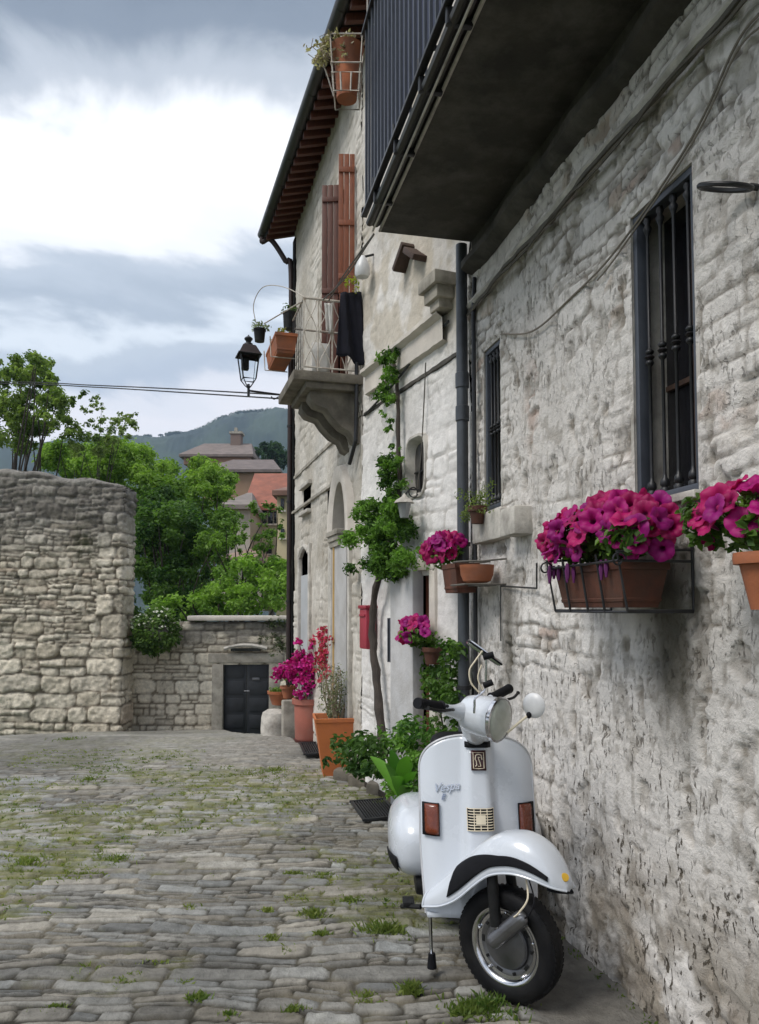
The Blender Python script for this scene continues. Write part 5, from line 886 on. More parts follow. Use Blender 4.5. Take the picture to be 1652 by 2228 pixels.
# stone-edged bed
def bedp(x, y): return gpt(x, y)
m = MB(); pts_ = [bedp(745, 1705), bedp(790, 1722), bedp(835, 1742), bedp(880, 1760)]
be = thing('planting_bed', 'planting bed edged with rough grey stones behind the scooter', 'flower bed', bedp(840, 1740))
for i, (x, y, s_) in enumerate(((750, 1703, .17), (788, 1716, .2), (832, 1735, .22), (868, 1752, .16))):
    p = bedp(x, y) + FH * .08; m = MB(); m.bbox(p + ZU * .045, (s_ * 1.1, .15, .12), (RT * .97 - FH * .25, FH * .97 + RT * .25, (0, 0, 1)), r=.03); o = m.build('edging_stone', 'corbel_stone', be)
m = MB(); a_ = [bedp(755, 1690), bedp(880, 1745), np.array([1.5, 5.1, 0]), np.array([1.28, 6.35, 0])]; m.prism([p + ZU * -.02 for p in a_], (0, 0, .08)); m.build('soil', 'soil', be, smooth=False)
rs = np.random.RandomState(21)
def wpt(x, y, off): t_, z_ = SB.hit(x, y, off); return np.array(SB.at(t_, z_, off))
t = thing('green_bush', 'low dark green bush in the bed next to the square planter', 'bush', bedp(775, 1690)); cs = [tuple(wpt(rs.normal(782, 24), rs.uniform(1605, 1680), .30 + rs.uniform(-.1, .15))) + (rs.uniform(.05, .10),) for _ in range(26)]; foliage('leaves', cs, 5200, .055, ((.02, .055, .012), (.09, .17, .04)), t, asp=.5)
t = thing('green_bush', 'brighter bushy herbs in the bed left of the scooter shield', 'bush', bedp(880, 1740)); cs = [tuple(wpt(rs.normal(885, 26), rs.uniform(1575, 1720), .26 + rs.uniform(-.12, .14))) + (rs.uniform(.04, .09),) for _ in range(50)]; foliage('leaves', cs, 6000, .042, ((.03, .09, .015), (.18, .34, .06)), t, asp=.5)
t = thing('broadleaf_plant', 'large smooth lance-shaped leaves low beside the scooter', 'plant', wpt(870, 1735, .42)); m = MB(); LV = []; LF = []
def blade(b0, tip, wd, up):
    b0 = np.array(b0); tip = np.array(tip); d = tip - b0; sd_ = np.cross(d, np.array([0, 0, 1.])); sd_ = sd_ / (np.linalg.norm(sd_) + 1e-9); n = 12; base = len(LV)
    for i in range(n + 1):
        s_ = i / n; c = b0 + d * s_ + ZU * up * math.sin(math.pi * s_ * .8); w_ = wd * (math.sin(math.pi * min(1, s_ * .93 + .07)) ** .8) * (1 if i < n else 0)
        LV.extend([c - sd_ * w_ + ZU * w_ * .35, c, c + sd_ * w_ + ZU * w_ * .35])
    for i in range(n): a = base + i * 3; LF.extend([(a, a + 1, a + 4, a + 3), (a + 1, a + 2, a + 5, a + 4)])
for (x, y, dp, w_) in ((805, 1655, .55, .05), (850, 1640, .5, .045), (838, 1672, .6, .045), (885, 1655, .5, .05), (905, 1690, .5, .04), (860, 1700, .62, .04), (895, 1725, .55, .035)): blade(wpt(873, 1740, .42), wpt(x, y, dp * .9), w_, .05)
fastmesh('leaves', np.array(LV), np.array(LF), 'leaf', t, True, np.repeat(lerp3((.05, .16, .02), (.16, .36, .05), R_.uniform(0, 1, len(LV) // 39)), 39, 0))
t = thing('shrub', 'thin leafy stems behind the left scooter grip', 'plant', wpt(945, 1700, .05)); cs = [tuple(wpt(rs.normal(955, 14), rs.uniform(1555, 1640), .10)) + (rs.uniform(.02, .05),) for _ in range(22)]; foliage('leaves', cs, 5000, .035, ((.03, .07, .015), (.14, .22, .06)), t)
# drain grates
def grate(name, label, px, nb):
    P_ = [onground(x, y) + ZU * .018 for x, y in px]; c = sum(P_) / 4; u = (P_[1] - P_[0]); v = (P_[3] - P_[0]); lu = np.linalg.norm(u); lv = np.linalg.norm(v); u = u / lu; v = v / lv; t = thing(name, label, 'drain cover', c)
    m = MB(); m.box(c + ZU * .022, (lu, lv, .004), (u, v, ZU)); m.build('pit', 'glass_dark', t, smooth=False)
    m = MB()
    for k in (-1, 1): m.bbox(c + v * k * lv / 2 + ZU * .032, (lu + .03, .02, .018), (u, v, ZU), r=.003); m.bbox(c + u * k * lu / 2 + ZU * .031, (.02, lv, .016), (u, v, ZU), r=.003)
    m.build('frame', 'sill_metal', t); m = MB()
    for i in range(nb): m.bbox(c + u * lu * ((i + .5) / nb - .5) + ZU * .031, (lu / nb * .5, lv, .012), (u, v, ZU), r=.002)
    m.build('grid_bars', 'sill_metal', t)
grate('drain_grate', 'black slotted drain grate in the cobbles just behind the scooter', ((790, 1800), (868, 1793), (845, 1752), (762, 1759)), 13)
grate('drain_grate', 'farther black drain grate beside the square orange planter', ((663, 1652), (706, 1650), (694, 1625), (652, 1627)), 9)
# low window grille, wall lantern, mail box, house number box
m = MB(); gc = SB.hit(855, 1393, .02); m.bbox(SB.at(gc[0], gc[1], .015), (.15, .02, .34), AXB, r=.005); t = m.build('window_grille', 'black_iron'); mark(t, 'small black barred grille low on the plastered house behind the vine trunk', 'grille'); 
for i in range(4): m = MB(); q = np.array(SB.at(gc[0] + (i - 1.5) * .04, gc[1], .035)); m.tube([q - ZU * .17, q + ZU * .17], .006, 6); m.build('bar', 'grey_frame', t)
m = MB(); q = SB.hit(793, 1368, .08); m.bbox(SB.at(q[0], q[1], .05), (.16, .09, .33), AXB, r=.015); t = m.build('mailbox', 'red_box'); mark(t, 'dark red metal box on the wall left of the vine trunk', 'box'); m = MB(); m.bbox(SB.at(q[0], q[1] + .11, .10), (.12, .01, .02), AXB, r=.003); m.bbox(SB.at(q[0], q[1] + .178, .05), (.18, .11, .03), AXB, r=.01); m.build('flap', 'red_box', t)
wl_ = np.array(SB.at(*SB.hit(880, 1110, .16), .16)); t = thing('wall_lantern', 'small grey wall lantern with curled iron bracket beside the vine', 'lantern', wl_); m = MB(); m.lathe([(.03, -.055), (.05, .045), (.052, .05)], wl_, 8); m.build('glass_body', simple('frosted_glass', (.22, .23, .23), .35), t); m = MB(); m.lathe([(.075, .05), (.06, .07), (.02, .095), (.004, .12)], wl_, 8); m.build('cap', 'pale_stone', t)
m = MB(); m.tube([wl_ + ZU * .10, wl_ + ZU * .15 - D3(SB.n) * .04, wl_ + ZU * .15 - D3(SB.n) * .16], .007, 6); m.tube([wl_ - D3(SB.n) * (.07 + .035 * math.cos(a)) + ZU * (.13 + .035 * math.sin(a)) for a in np.linspace(0, 6, 16)], .005, 5); m.build('bracket', 'black_iron', t)
# ================================================================== ON AND AROUND THE END BALCONY
def sb(t_, z, o_): return np.array(SC.at(t_, z, o_))
def c_at(x, y, o_): t_, z_ = SC.hit(x, y, o_); return np.array(SC.at(t_, z_, o_))
tc2 = c_at(612, 790, .72); t_, z_ = SC.hit(618, 805, .72)
trough('balcony_trough', 'long terracotta trough hung outside the end balcony railing', sb(.50, 3.74, .64), .62, .20, .15, .17, D3(SC.d), D3(SC.n), 'terracotta')
def hangpot(name, label, p, r0, r1, h, mt, plant, cols, rr=.07):
    pot(name, label, p, potprof(r0, r1, h, .02, .008), mt); t = thing(plant[0], plant[1], 'potted plant', p + ZU * h); foliage('leaves', [tuple(p + ZU * (h + .03) + R_.uniform(-1, 1, 3) * np.array([rr, rr, rr * .5])) + (.035,) for _ in range(9)], 7000, .035, cols, t, asp=.4)
hangpot('flower_pot', 'dark pot hanging at the outer corner of the end balcony above the street lantern', sb(.80, 4.02, .80), .045, .06, .12, 'dark_metal', ('succulent', 'spiky pale plant in the dark pot above the street lantern'), ((.1, .13, .06), (.3, .34, .2)))
hangpot('flower_pot', 'dark pot hooked on the end balcony rail by the brown downpipe', sb(.62, 4.10, .55), .05, .06, .16, 'dark_metal', ('potted_herb', 'sparse herb in the dark pot by the brown downpipe'), ((.05, .08, .03), (.14, .2, .06)), .05)
t = thing('trough_plants', 'yellow green plants along the hung terracotta trough', 'potted plant', sb(.50, 3.91, .64)); foliage('leaves', [tuple(sb(R_.uniform(.25, .75), 3.95 + R_.uniform(-.02, .05), .64 + R_.uniform(-.05, .05))) + (.04,) for _ in range(18)], 5500, .035, ((.08, .10, .02), (.28, .27, .06)), t, asp=.4)
m = MB()
for k in range(2): m.tube([sb(.30 + .4 * k, 3.72, .55), sb(.30 + .4 * k, 3.72, .76), sb(.30 + .4 * k, 3.9, .77)], .006, 5)
mark(m.build('trough_hooks', 'white_iron'), 'pale iron hooks carrying the terracotta trough', 'bracket')
m = MB(); m.tube(bez([sb(.03, 4.17, .50), sb(.3, 4.36, .66), sb(.6, 4.46, .80), sb(.8, 4.36, .86), sb(.82, 4.16, .82)], 6), .004, 5); m.tube([sb(.03, 4.16, .50), sb(.78, 4.19, .76)], .006, 5); mark(m.build('wire_hoop', 'white_iron'), 'thin curved wire hoop above the end balcony', 'wire')
def clothmesh(name, label, P4, nu, nv, amp, mt, cat, fr_=3.):
    a, b_, c_, d_ = [np.array(p) for p in P4]; n = np.cross(b_ - a, d_ - a); n = n / np.linalg.norm(n)
    m = MB(); m.grid(lambda u, v: (a * (1 - u) + b_ * u) * (1 - v) + (d_ * (1 - u) + c_ * u) * v + n * amp * (math.sin(u * math.pi * 2 * fr_ + v * 2) * (.3 + .7 * v) + .4 * math.sin(u * 17 + v * 5)) - ZU * .03 * v * abs(math.sin(u * 5)), nu, nv); return mark(m.build(name, mt, thick=.006), label, cat)
clothmesh('hanging_jacket', 'black jacket hung to dry at the near end of the end balcony', (sb(.0, 4.26, .02), sb(.0, 4.24, .20), sb(.0, 3.72, .24), sb(.0, 3.62, -.02)), 16, 16, .022, 'cloth_black', 'jacket', 1.6)
clothmesh('hanging_cloth', 'white cloth hung over the end balcony rail', (sb(.02, 4.14, .27), sb(.02, 4.14, .34), sb(.02, 3.92, .33), sb(.02, 3.90, .28)), 8, 10, .012, 'cloth_white', 'cloth', 1.)
clothmesh('panel', 'grey panel standing behind the end balcony bars', (sb(.07, 3.80, .28), sb(.07, 3.80, .44), sb(.07, 3.53, .44), sb(.07, 3.53, .28)), 4, 4, .003, 'cloth_white', 'panel')
t = thing('hanging_basket', 'yellow green fern above the black jacket', 'potted plant', sb(-.02, 4.30, .10)); foliage('leaves', [tuple(sb(-.02 + R_.uniform(-.05, .05), 4.30 + R_.uniform(-.05, .05), .10 + R_.uniform(-.06, .06))) + (.03,) for _ in range(8)], 8000, .04, ((.2, .26, .03), (.42, .42, .06)), t, asp=.35)
m = MB(); A_ = np.array([.93, 4.35, 3.73]); 
for k in (0, 1): m.tube(bez([A_, (A_ + sb(.03, 4.2, .35)) / 2 - ZU * (.03 + .03 * k), sb(.03, 4.17, .30 + .05 * k)], 8), .006, 5)
mark(m.build('clothes_line', 'wire'), 'washing lines stretched from the dark balcony to the end balcony', 'line')
lp = np.array(SB.at(*SB.hit(789, 590, .10), .10)); t = thing('wall_lamp', 'white bulbous lamp fixed high beside the orange shutter', 'lamp', lp); m = MB(); m.lathe([(.02, .13), (.035, .10), (.06, .04), (.065, -.02), (.05, -.05), (.01, -.055)], lp, 20); m.build('lamp_shade', simple('white_plastic', (.6, .6, .6), .4), t); m = MB(); m.tube([lp + ZU * .12, lp + ZU * .16 - D3(SB.n) * .10], .01, 6); m.build('bracket', 'black_iron', t)
# hanging pot of the near balcony
hp = np.array([.86, 4.46, 4.98]); pc2 = atdepth(755, 165, 4.55); pcz = pc2[2]
t = thing('pot_holder', 'white iron pot cradle hooked outside the near balcony corner', 'pot holder', (pc2[0], pc2[1], pcz - .16)); cx, cy_ = float(pc2[0]), float(pc2[1])
def hrect(hw, z, hd=.09): return [np.array([cx, cy_, z]) + RT * hw * i + FH * hd * j for i, j in ((-1, -1), (1, -1), (1, 1), (-1, 1))]
m = MB()
for hw, z in ((.098, pcz + .20), (.092, pcz + .02), (.088, pcz - .04), (.075, pcz - .155)): m.tube(hrect(hw, z), .0048, 6, closed=True)
for i, j in ((-1, -1), (1, -1), (1, 1), (-1, 1)): m.tube([np.array([cx, cy_, pcz + .20]) + RT * .098 * i + FH * .09 * j, np.array([cx, cy_, pcz - .155]) + RT * .075 * i + FH * .07 * j], .0048, 6)
for s_ in (-.4, .35): m.tube([np.array([cx, cy_, pcz - .04]) + RT * .088 * s_ - FH * .09, np.array([cx, cy_, pcz - .155]) + RT * .075 * s_ - FH * .085], .006, 6)
m.tube([np.array([cx + .10, cy_, pcz + .2]), np.array([.90, 4.40, pcz + .22]), np.array([.90, 4.40, pcz + .6])], .005, 6); m.tube(bez([np.array([cx, cy_, pcz - .13]) - RT * .08, np.array([cx, cy_, pcz]) - RT * .12, np.array([cx, cy_, pcz + .10]) - RT * .15, np.array([cx, cy_, pcz + .15]) - RT * .125, np.array([cx, cy_, pcz + .11]) - RT * .11], 5), .0045, 6); m.build('frame', 'white_iron', t)
pot('flower_pot', 'terracotta pot in the white iron cradle of the near balcony', (cx, cy_, pcz - .15), [(.062, 0), (.072, .16), (.070, .165), (.078, .24), (.10, .30), (.108, .32), (.10, .325), (.09, .31)], 'terracotta')
t = thing('dead_plant', 'dried straggling plant hanging from the cradle pot', 'potted plant', (cx, cy_, pcz + .18)); m = MB(); P = []
for i in range(26):
    a = np.array([cx, cy_, pcz + .17]) + RT * R_.uniform(-.08, .08); d = -RT * R_.uniform(-.02, .2) + FH * R_.uniform(-.1, .02); pts = bez([a, a + d * .5 + ZU * R_.uniform(.0, .06), a + d + ZU * R_.uniform(-.14, .05)], 5); m.tube(pts, .0035, 4); P += [pts[k] + R_.normal(0, .012, 3) for k in (5, 7, 9, 10) for _ in range(3)]
for pts in ([(-.10, .12), (-.17, .15), (-.22, .19), (-.21, .24)], [(-.12, .08), (-.2, .11), (-.24, .14)], [(-.14, .2), (-.17, .25), (-.13, .27)]): m.tube([np.array([cx, cy_, pcz + z]) + RT * x for x, z in pts], .0025, 4)
m.build('stems', 'dry_stem', t); V, Q, c = leafmesh(np.array(P), R_.normal(0, 1, (len(P), 3)), .03, .6, cols=((.22, .18, .12), (.5, .45, .34))); fastmesh('leaves', V, Q, 'leaf', t, False, c)
# ================================================================== STREET LANTERN ON ITS ARM
Dl = 7.9; g_l = lambda x, y: atdepth(x, y, Dl); t = thing('street_lantern', 'four-sided street lantern with dark iron cage on a scrolled wall arm', 'street lamp', g_l(541, 850)); u_ = RT * .94 + FH * .34; v_ = FH * .94 - RT * .34; lc = g_l(541, 770)
px_ = Dl / FPX
def lr(hw, y): return [g_l(541, y) + u_ * hw * px_ * i + v_ * hw * px_ * j for i, j in ((-1, -1), (1, -1), (1, 1), (-1, 1))]
m = MB()
for hw, y in ((20, 776), (14, 826)): m.tube(lr(hw, y), .012 if hw > 15 else .008, 5, closed=True)
for a, b_ in zip(lr(20, 776), lr(14, 826)): m.tube([a, b_], .008, 5)
m.tube(lr(25, 775), .010, 5, closed=True)
for a in lr(14, 826): m.tube([a, (a + g_l(541, 845)) / 2 + ZU * -.01, g_l(541, 846)], .006, 5)
m.tube([g_l(541, 836), g_l(541, 862)], .014, 8); m.build('cage', 'black_iron', t)
m = MB(); R4 = [lr(25, 775), lr(22, 770), lr(14, 754), lr(10, 752)]; V = [p for r in R4 for p in r]; m.add(V, [(i * 4 + k, i * 4 + (k + 1) % 4, i * 4 + 4 + (k + 1) % 4, i * 4 + 4 + k) for i in range(3) for k in range(4)] + [(12, 13, 14, 15)]); m.build('roof', 'copper', t, smooth=False)
m = MB(); m.lathe([(.05, -.01), (.045, .02), (.025, .03), (.03, .05), (.042, .062), (.045, .075), (.03, .09), (.012, .10), (.004, .115)], g_l(541, 752), 16); m.build('finial', 'black_iron', t)
gm, gt_, gp_ = newmat('clear_glass'); gp_.inputs['Transmission Weight'].default_value = 1; gp_.inputs['IOR'].default_value = 1.02; gp_.inputs['Roughness'].default_value = .05; gp_.inputs['Base Color'].default_value = (.93, .95, .95, 1)
m = MB(); R4 = [lr(19, 777), lr(13.2, 826)]; V = [p for r in R4 for p in r]; m.add(V, [(k, (k + 1) % 4, 4 + (k + 1) % 4, 4 + k) for k in range(4)]); m.build('glass_panes', gm, t, smooth=False)
m = MB(); m.bbox(g_l(534, 792), (.07, .07, .13), (u_, v_, ZU), r=.01); m.build('bulb_housing', 'dark_metal', t)
wp = np.array(SC.at(1.75, g_l(541, 852)[2], .0)); m = MB(); a0_ = g_l(541, 850); m.tube([a0_, a0_ * .5 + wp * .5, wp], .011, 7); dv = (wp - a0_); m.tube(bez([a0_ + dv * .30 - ZU * .03, a0_ + dv * .34 - ZU * .055, a0_ + dv * .42 - ZU * .02, a0_ + dv * .55 - ZU * .05, a0_ + dv * .8 - ZU * .16, wp - ZU * .20], 6), .007, 6); m.build('arm', 'black_iron', t)
# ================================================================== SHRUBS ON THE LOW WALL
rs = np.random.RandomState(31)
t = thing('round_shrub', 'rounded white-flowered shrub spilling over the low stone wall', 'shrub', C13 + RT * U13(350) + np.array([0, 0, .9])); cs = []
for _ in range(70): a = rs.normal(0, 1, 3); a /= np.linalg.norm(a); q = C13 + RT * (U13(350) + a[0] * .34) + np.array([0, 0, Z13(1372) + a[2] * .34]) - FH * (.25 + abs(a[1]) * .3); cs.append(tuple(q) + (rs.uniform(.07, .13),))
foliage('leaves', cs, 3600, .065, ((.03, .07, .015), (.17, .27, .07)), t, asp=.6, flat=.5, rs=rs)
P, Nn, T = clumps([c for c in cs if c[2] > Z13(1372) + .05], 520, rs, .95); V, Q, c = leafmesh(P, Nn, .05, .9, cols=((.6, .6, .52), (.75, .75, .68)), rs=rs); fastmesh('blossoms', V, Q, 'petal', t, False, c)
t = thing('wall_creeper', 'thin creeper hanging down the low wall right of the black gate', 'creeper', C13 + RT * U13(603) + np.array([0, 0, .8])); cs = [tuple(C13 + RT * U13(rs.normal(606, 12)) + np.array([0, 0, Z13(rs.uniform(1345, 1420))]) - FH * rs.uniform(.05, .12)) + (rs.uniform(.04, .09),) for _ in range(26)]; foliage('leaves', cs, 2600, .05, ((.04, .06, .03), (.12, .15, .07)), t, rs=rs)
# ================================================================== TREES AND HOUSES BEYOND
def tree(name, label, base, blobs, dens, size, cols, tr=.18, nb=10, rs=None, asp=.55, group='trees beyond the stone walls', flat=.35):
    base = np.array(base, float); t = thing(name, label, 'tree', base, group=group); B_ = np.array(blobs); cen = B_[:, :3].mean(0); zt = B_[:, 2].max(); m = MB(); trunk_top = np.array([cen[0], cen[1], base[2] + (cen[2] - base[2]) * .75])
    m.tube([base + (trunk_top - base) * s + rs.normal(0, .08, 3) * (0 < s < 1) for s in np.linspace(0, 1, 8)], list(np.linspace(tr, tr * .45, 8)), 8); m.build('trunk', 'bark', t); m = MB()
    for i in range(nb):
        b_ = B_[rs.randint(len(B_))][:3]; st = base + (trunk_top - base) * rs.uniform(.55, 1.); m.tube(bez([st, (st + b_) / 2 + rs.normal(0, .2, 3), b_], 4), list(np.linspace(tr * .22, tr * .05, 9)), 5)
    m.build('limbs', 'bark', t); foliage('crown', [tuple(b) for b in blobs], dens * (7 if len(blobs) > 30 else 5), size * .72, cols, t, asp=asp, flat=flat, rs=rs); return t
def pxblobs(rs, D, items, dj=.06):
    o = []
    for (x, y, sx, sy, n, r) in items:
        for _ in range(n): a = rs.uniform(0, 6.28); q = math.sqrt(rs.uniform(0, 1)); dd = D * (1 + rs.normal(0, dj)); o.append(tuple(atdepth(x + sx * q * math.cos(a), y + sy * q * math.sin(a), dd)) + (r * rs.uniform(.6, 1.35) * D / FPX,))
    return o
def gbase(x, D): q = CAM + (FH + (x - 826) / FPX * RT) * D; return (q[0], q[1], float(ter_z(np.array(q[0]), np.array(q[1]))) - .1)
rs = np.random.RandomState(77)
tree('ash_tree', 'tall light green tree with airy crown rising behind the high rubble wall', gbase(60, 20), pxblobs(rs, 20, [(55, 860, 95, 85, 80, 16), (20, 800, 45, 30, 16, 15), (75, 795, 45, 28, 12, 13), (40, 930, 60, 60, 22, 20), (150, 860, 40, 22, 12, 9), (130, 930, 40, 30, 12, 12), (-120, 880, 120, 100, 40, 22)]), 380, .13, ((.06, .11, .02), (.26, .34, .09)), rs=rs, nb=20, flat=.2)
tree('young_ash_tree', 'sparse thin-branched tree top between the tall tree and the hill', gbase(230, 21), pxblobs(rs, 21, [(235, 935, 66, 30, 34, 8), (205, 885, 24, 22, 12, 7), (278, 905, 24, 14, 12, 6), (200, 970, 60, 24, 26, 12)]), 420, .11, ((.07, .12, .03), (.26, .32, .11)), rs=rs, nb=10, tr=.1, flat=.2)
tree('lime_tree', 'broad yellow green tree with rounded crown behind the high wall', gbase(210, 27), pxblobs(rs, 27, [(215, 1000, 120, 36, 50, 22), (150, 985, 60, 26, 18, 18), (280, 1010, 60, 45, 28, 20), (215, 1120, 110, 90, 44, 32)]), 260, .17, ((.10, .18, .02), (.28, .42, .08)), rs=rs)
tree('oak_tree', 'dark green leaning tree filling the gap right of the high wall', gbase(370, 19), pxblobs(rs, 19, [(365, 1200, 90, 120, 76, 24), (330, 1120, 50, 60, 22, 20), (440, 1240, 60, 80, 30, 20), (360, 1320, 90, 50, 26, 26)]), 330, .15, ((.02, .06, .012), (.12, .21, .045)), rs=rs, nb=26)
tree('maple_tree', 'bright green tree whose crown reaches up to the far brown roofs', gbase(410, 25), pxblobs(rs, 25, [(415, 1060, 90, 55, 54, 20), (470, 1055, 45, 30, 14, 15), (350, 1050, 40, 45, 20, 18), (420, 1150, 90, 70, 44, 24)]), 300, .16, ((.08, .16, .02), (.25, .38, .07)), rs=rs)
tree('walnut_tree', 'feathery branched tree in front of the pale far houses', gbase(530, 17), pxblobs(rs, 17, [(520, 1165, 80, 35, 26, 12), (560, 1120, 50, 30, 12, 9), (480, 1200, 55, 40, 22, 16), (590, 1150, 30, 40, 10, 9)]), 360, .12, ((.045, .10, .015), (.17, .28, .05)), rs=rs, nb=18, tr=.12, flat=.2)
tree('hazel_tree', 'low bright green leafy tree just above the low wall coping', gbase(560, 15), pxblobs(rs, 15, [(560, 1270, 100, 55, 60, 19), (500, 1310, 80, 36, 28, 18), (600, 1240, 40, 30, 14, 14), (430, 1320, 90, 26, 24, 18)]), 340, .12, ((.07, .15, .02), (.25, .40, .07)), rs=rs)
tree('cypress_grove_tree', 'dark blue green tree at the foot of the hill beside the downpipe', gbase(590, 95), pxblobs(rs, 95, [(590, 978, 38, 16, 26, 10), (605, 1000, 30, 14, 12, 10)]), 60, .6, ((.015, .04, .02), (.05, .09, .05)), rs=rs, tr=.5)
def wbox(m, x0, x1, y0, y1, D, dep=6.):
    a = atdepth(x0, y0, D); b_ = atdepth(x1, y0, D); z1 = a[2]; z0 = atdepth(x0, y1, D)[2]; c = (a + b_) / 2; c[2] = (z0 + z1) / 2; m.box(c + FH * dep / 2, (np.linalg.norm(b_ - a), dep, z1 - z0), AXR); return c, z0, z1
def farhouse(name, label, D, x0, x1, yt, yb, roofy, col, roofc, wins, dep=9., over=8, ridge=None):
    c = atdepth((x0 + x1) / 2, yt, D); t = thing(name, label, 'house', (c[0], c[1], -8.)); m = MB(); wbox(m, x0, x1, yt, yb, D, dep); m.build('wall', simple(name + '_render', col, .9, 0, .08, .5, dirt=tuple(v * .8 for v in col), dsc=.6), t, smooth=False)
    m = MB(); px = D / FPX; A0 = [atdepth(x, yt, D) for x in (x0 - over, x1 + over)]; A1 = [p + FH * (dep + .6) for p in A0]; r0_ = ridge or (x0 + (x1 - x0) * .3, x0 + (x1 - x0) * .7); rz_ = atdepth(0, roofy, D + dep / 2)[2]; Rg = [atdepth(x, yt, D) + FH * dep / 2 for x in r0_]
    for q in Rg: q[2] = rz_
    A0 = [p - FH * .5 for p in A0]; V = A0 + A1 + Rg + [p - ZU * .25 for p in A0 + A1]; m.add(V, [(0, 1, 5, 4), (2, 4, 5, 3), (0, 4, 2), (1, 3, 5), (0, 6, 7, 1), (2, 3, 9, 8), (0, 2, 8, 6), (1, 7, 9, 3), (6, 8, 9, 7)]); m.build('roof', simple(name + '_roof', roofc, .9, 0, .25, 1.5, bs=.5, bsc=6, dirt=tuple(v * .6 for v in roofc), dsc=1.), t, smooth=False)
    for (a, b_, y0, y1) in wins: m = MB(); p = atdepth((a + b_) / 2, (y0 + y1) / 2, D); m.bbox(p - FH * .02, ((b_ - a) * px, .12, (y1 - y0) * px), AXR, r=.02); w_ = m.build('window', 'glass_dark', t); m = MB(); m.box(p - FH * .1 - ZU * ((y1 - y0) / 2 * px + .05), ((b_ - a) * px + .2, .1, .1), AXR); m.build('sill', 'cap', w_, smooth=False)
    return t
farhouse('red_roofed_house', 'pale yellow far house with orange red roof and a row of windows', 48, 540, 640, 1103, 1300, 1030, (.46, .42, .30), (.27, .10, .065), [(545 + 13 * i, 555 + 13 * i, 1112, 1140) for i in range(5)] + [(580, 592, 1185, 1205), (555, 566, 1190, 1208)], ridge=(528, 640))
farhouse('cream_house', 'cream far house wall right behind the brown downpipe', 40, 603, 700, 1070, 1340, 1052, (.50, .42, .26), (.2, .11, .08), [(611, 619, 1085, 1110), (611, 619, 1150, 1170)])
farhouse('grey_gabled_house', 'small grey gabled far house among the trees', 44, 486, 545, 1100, 1330, 1072, (.42, .38, .33), (.2, .17, .15), [(500, 508, 1112, 1124)], ridge=(510, 520))
farhouse('brown_roofed_villa', 'wide far building with layered grey brown roofs under the hill', 70, 445, 605, 1023, 1090, 1000, (.30, .19, .12), (.15, .12, .11), [(470, 482, 1028, 1040), (505, 518, 1028, 1040)], dep=12, ridge=(480, 575))
farhouse('hotel', 'far building with pink upper storey topped by a square chimney tower', 80, 400, 545, 990, 1010, 965, (.33, .20, .14), (.18, .145, .13), [(430, 445, 993, 1000)], dep=10, ridge=(420, 530))
tw = thing('brick_tower', 'square brick tower rising above the far hotel roof', 'tower', atdepth(513, 975, 84)); m = MB(); wbox(m, 502, 524, 942, 985, 84, 1.4); m.build('shaft', simple('tower_brick', (.18, .13, .11), .9), tw, smooth=False); m = MB(); wbox(m, 499, 527, 938, 943, 83.9, 1.6); wbox(m, 510, 516, 930, 940, 84.2, .5); m.build('cap', 'concrete', tw, smooth=False)
farhouse('pale_house', 'pale far house below the red roof half hidden by leaves', 38, 480, 560, 1215, 1330, 1195, (.46, .40, .33), (.25, .17, .13), [(545, 553, 1228, 1240)])
# hill with its trees
rs = np.random.RandomState(5); Dh = 900.
xs_ = np.array([-1400, -600, -100, 150, 260, 300, 360, 400, 440, 480, 520, 560, 600, 640, 720, 900, 1400, 2600]); ysk = np.array([1010, 985, 965, 962, 958, 955, 952, 946, 934, 912, 899, 896, 893, 897, 880, 890, 930, 1000])
def hill_pos(U, V):
    x = U; d = Dh * (.55 + .75 * V); yk = np.interp(x, xs_, ysk); zr = EYE - (yk - 1325) / FPX * Dh; prof = np.where(V < .6, sstep(V, -.05, .6) , 1 - .3 * sstep(V, .6, 1)); q = (U - 826) / FPX * Dh
    z = -12 + (zr + 12) * prof + (fbm(q * .02, V * 9, 5, 3) - .5) * 22 * prof * (1 - .75 * np.exp(-((V - .6) / .06) ** 2)) + 5 * (fbm(q * .25, V * 90, 3, 5) - .5)
    P = FH[None] * d[:, None] + RT[None] * q[:, None] * (d / Dh)[:, None]; P[:, 2] = z; return P, lerp3((.010, .022, .016), (.032, .052, .03), sstep(fbm(q * .03, V * 14, 5, 7), .3, .7))
hm, ht, hp_ = newmat('wooded_hill'); a = nd(ht, 'ShaderNodeAttribute', attribute_name='col'); ht.links.new(a.outputs['Color'], hp_.inputs['Base Color']); hp_.inputs['Roughness'].default_value = .95
mark(sheet('hill', np.concatenate([np.linspace(-1400, 250, 60), np.linspace(254, 760, 200), np.linspace(790, 2600, 50)]), np.linspace(0, 1, 90), hill_pos, [], hm), kind='structure')
for i, (x, y, s_) in enumerate(((322, 948, 1.), (350, 946, .6), (372, 944, 1.4), (386, 942, 1.3), (402, 942, .9))):
    t = thing('umbrella_pine', ['lone umbrella pine at the left end of the ridge', 'tiny umbrella pine second from the left on the ridge', 'widest flat pine in the middle of the ridge', 'pine just right of the widest ridge pine', 'rightmost umbrella pine where the ridge starts to climb'][i], 'tree', atdepth(x, y + 12, Dh * .99), group='umbrella pines on the ridge'); m = MB(); m.tube([atdepth(x, y + 14, Dh * .99), atdepth(x, y, Dh * .99)], .6, 5); m.build('trunk', 'bark', t); foliage('crown', [tuple(atdepth(x + k * 4 * s_, y - abs(k) * -.6, Dh * .99)) + (2.2 * s_,) for k in (-1.4, -.7, 0, .7, 1.4)], 16, 1.3, ((.02, .04, .02), (.06, .09, .04)), t)
P = []; 
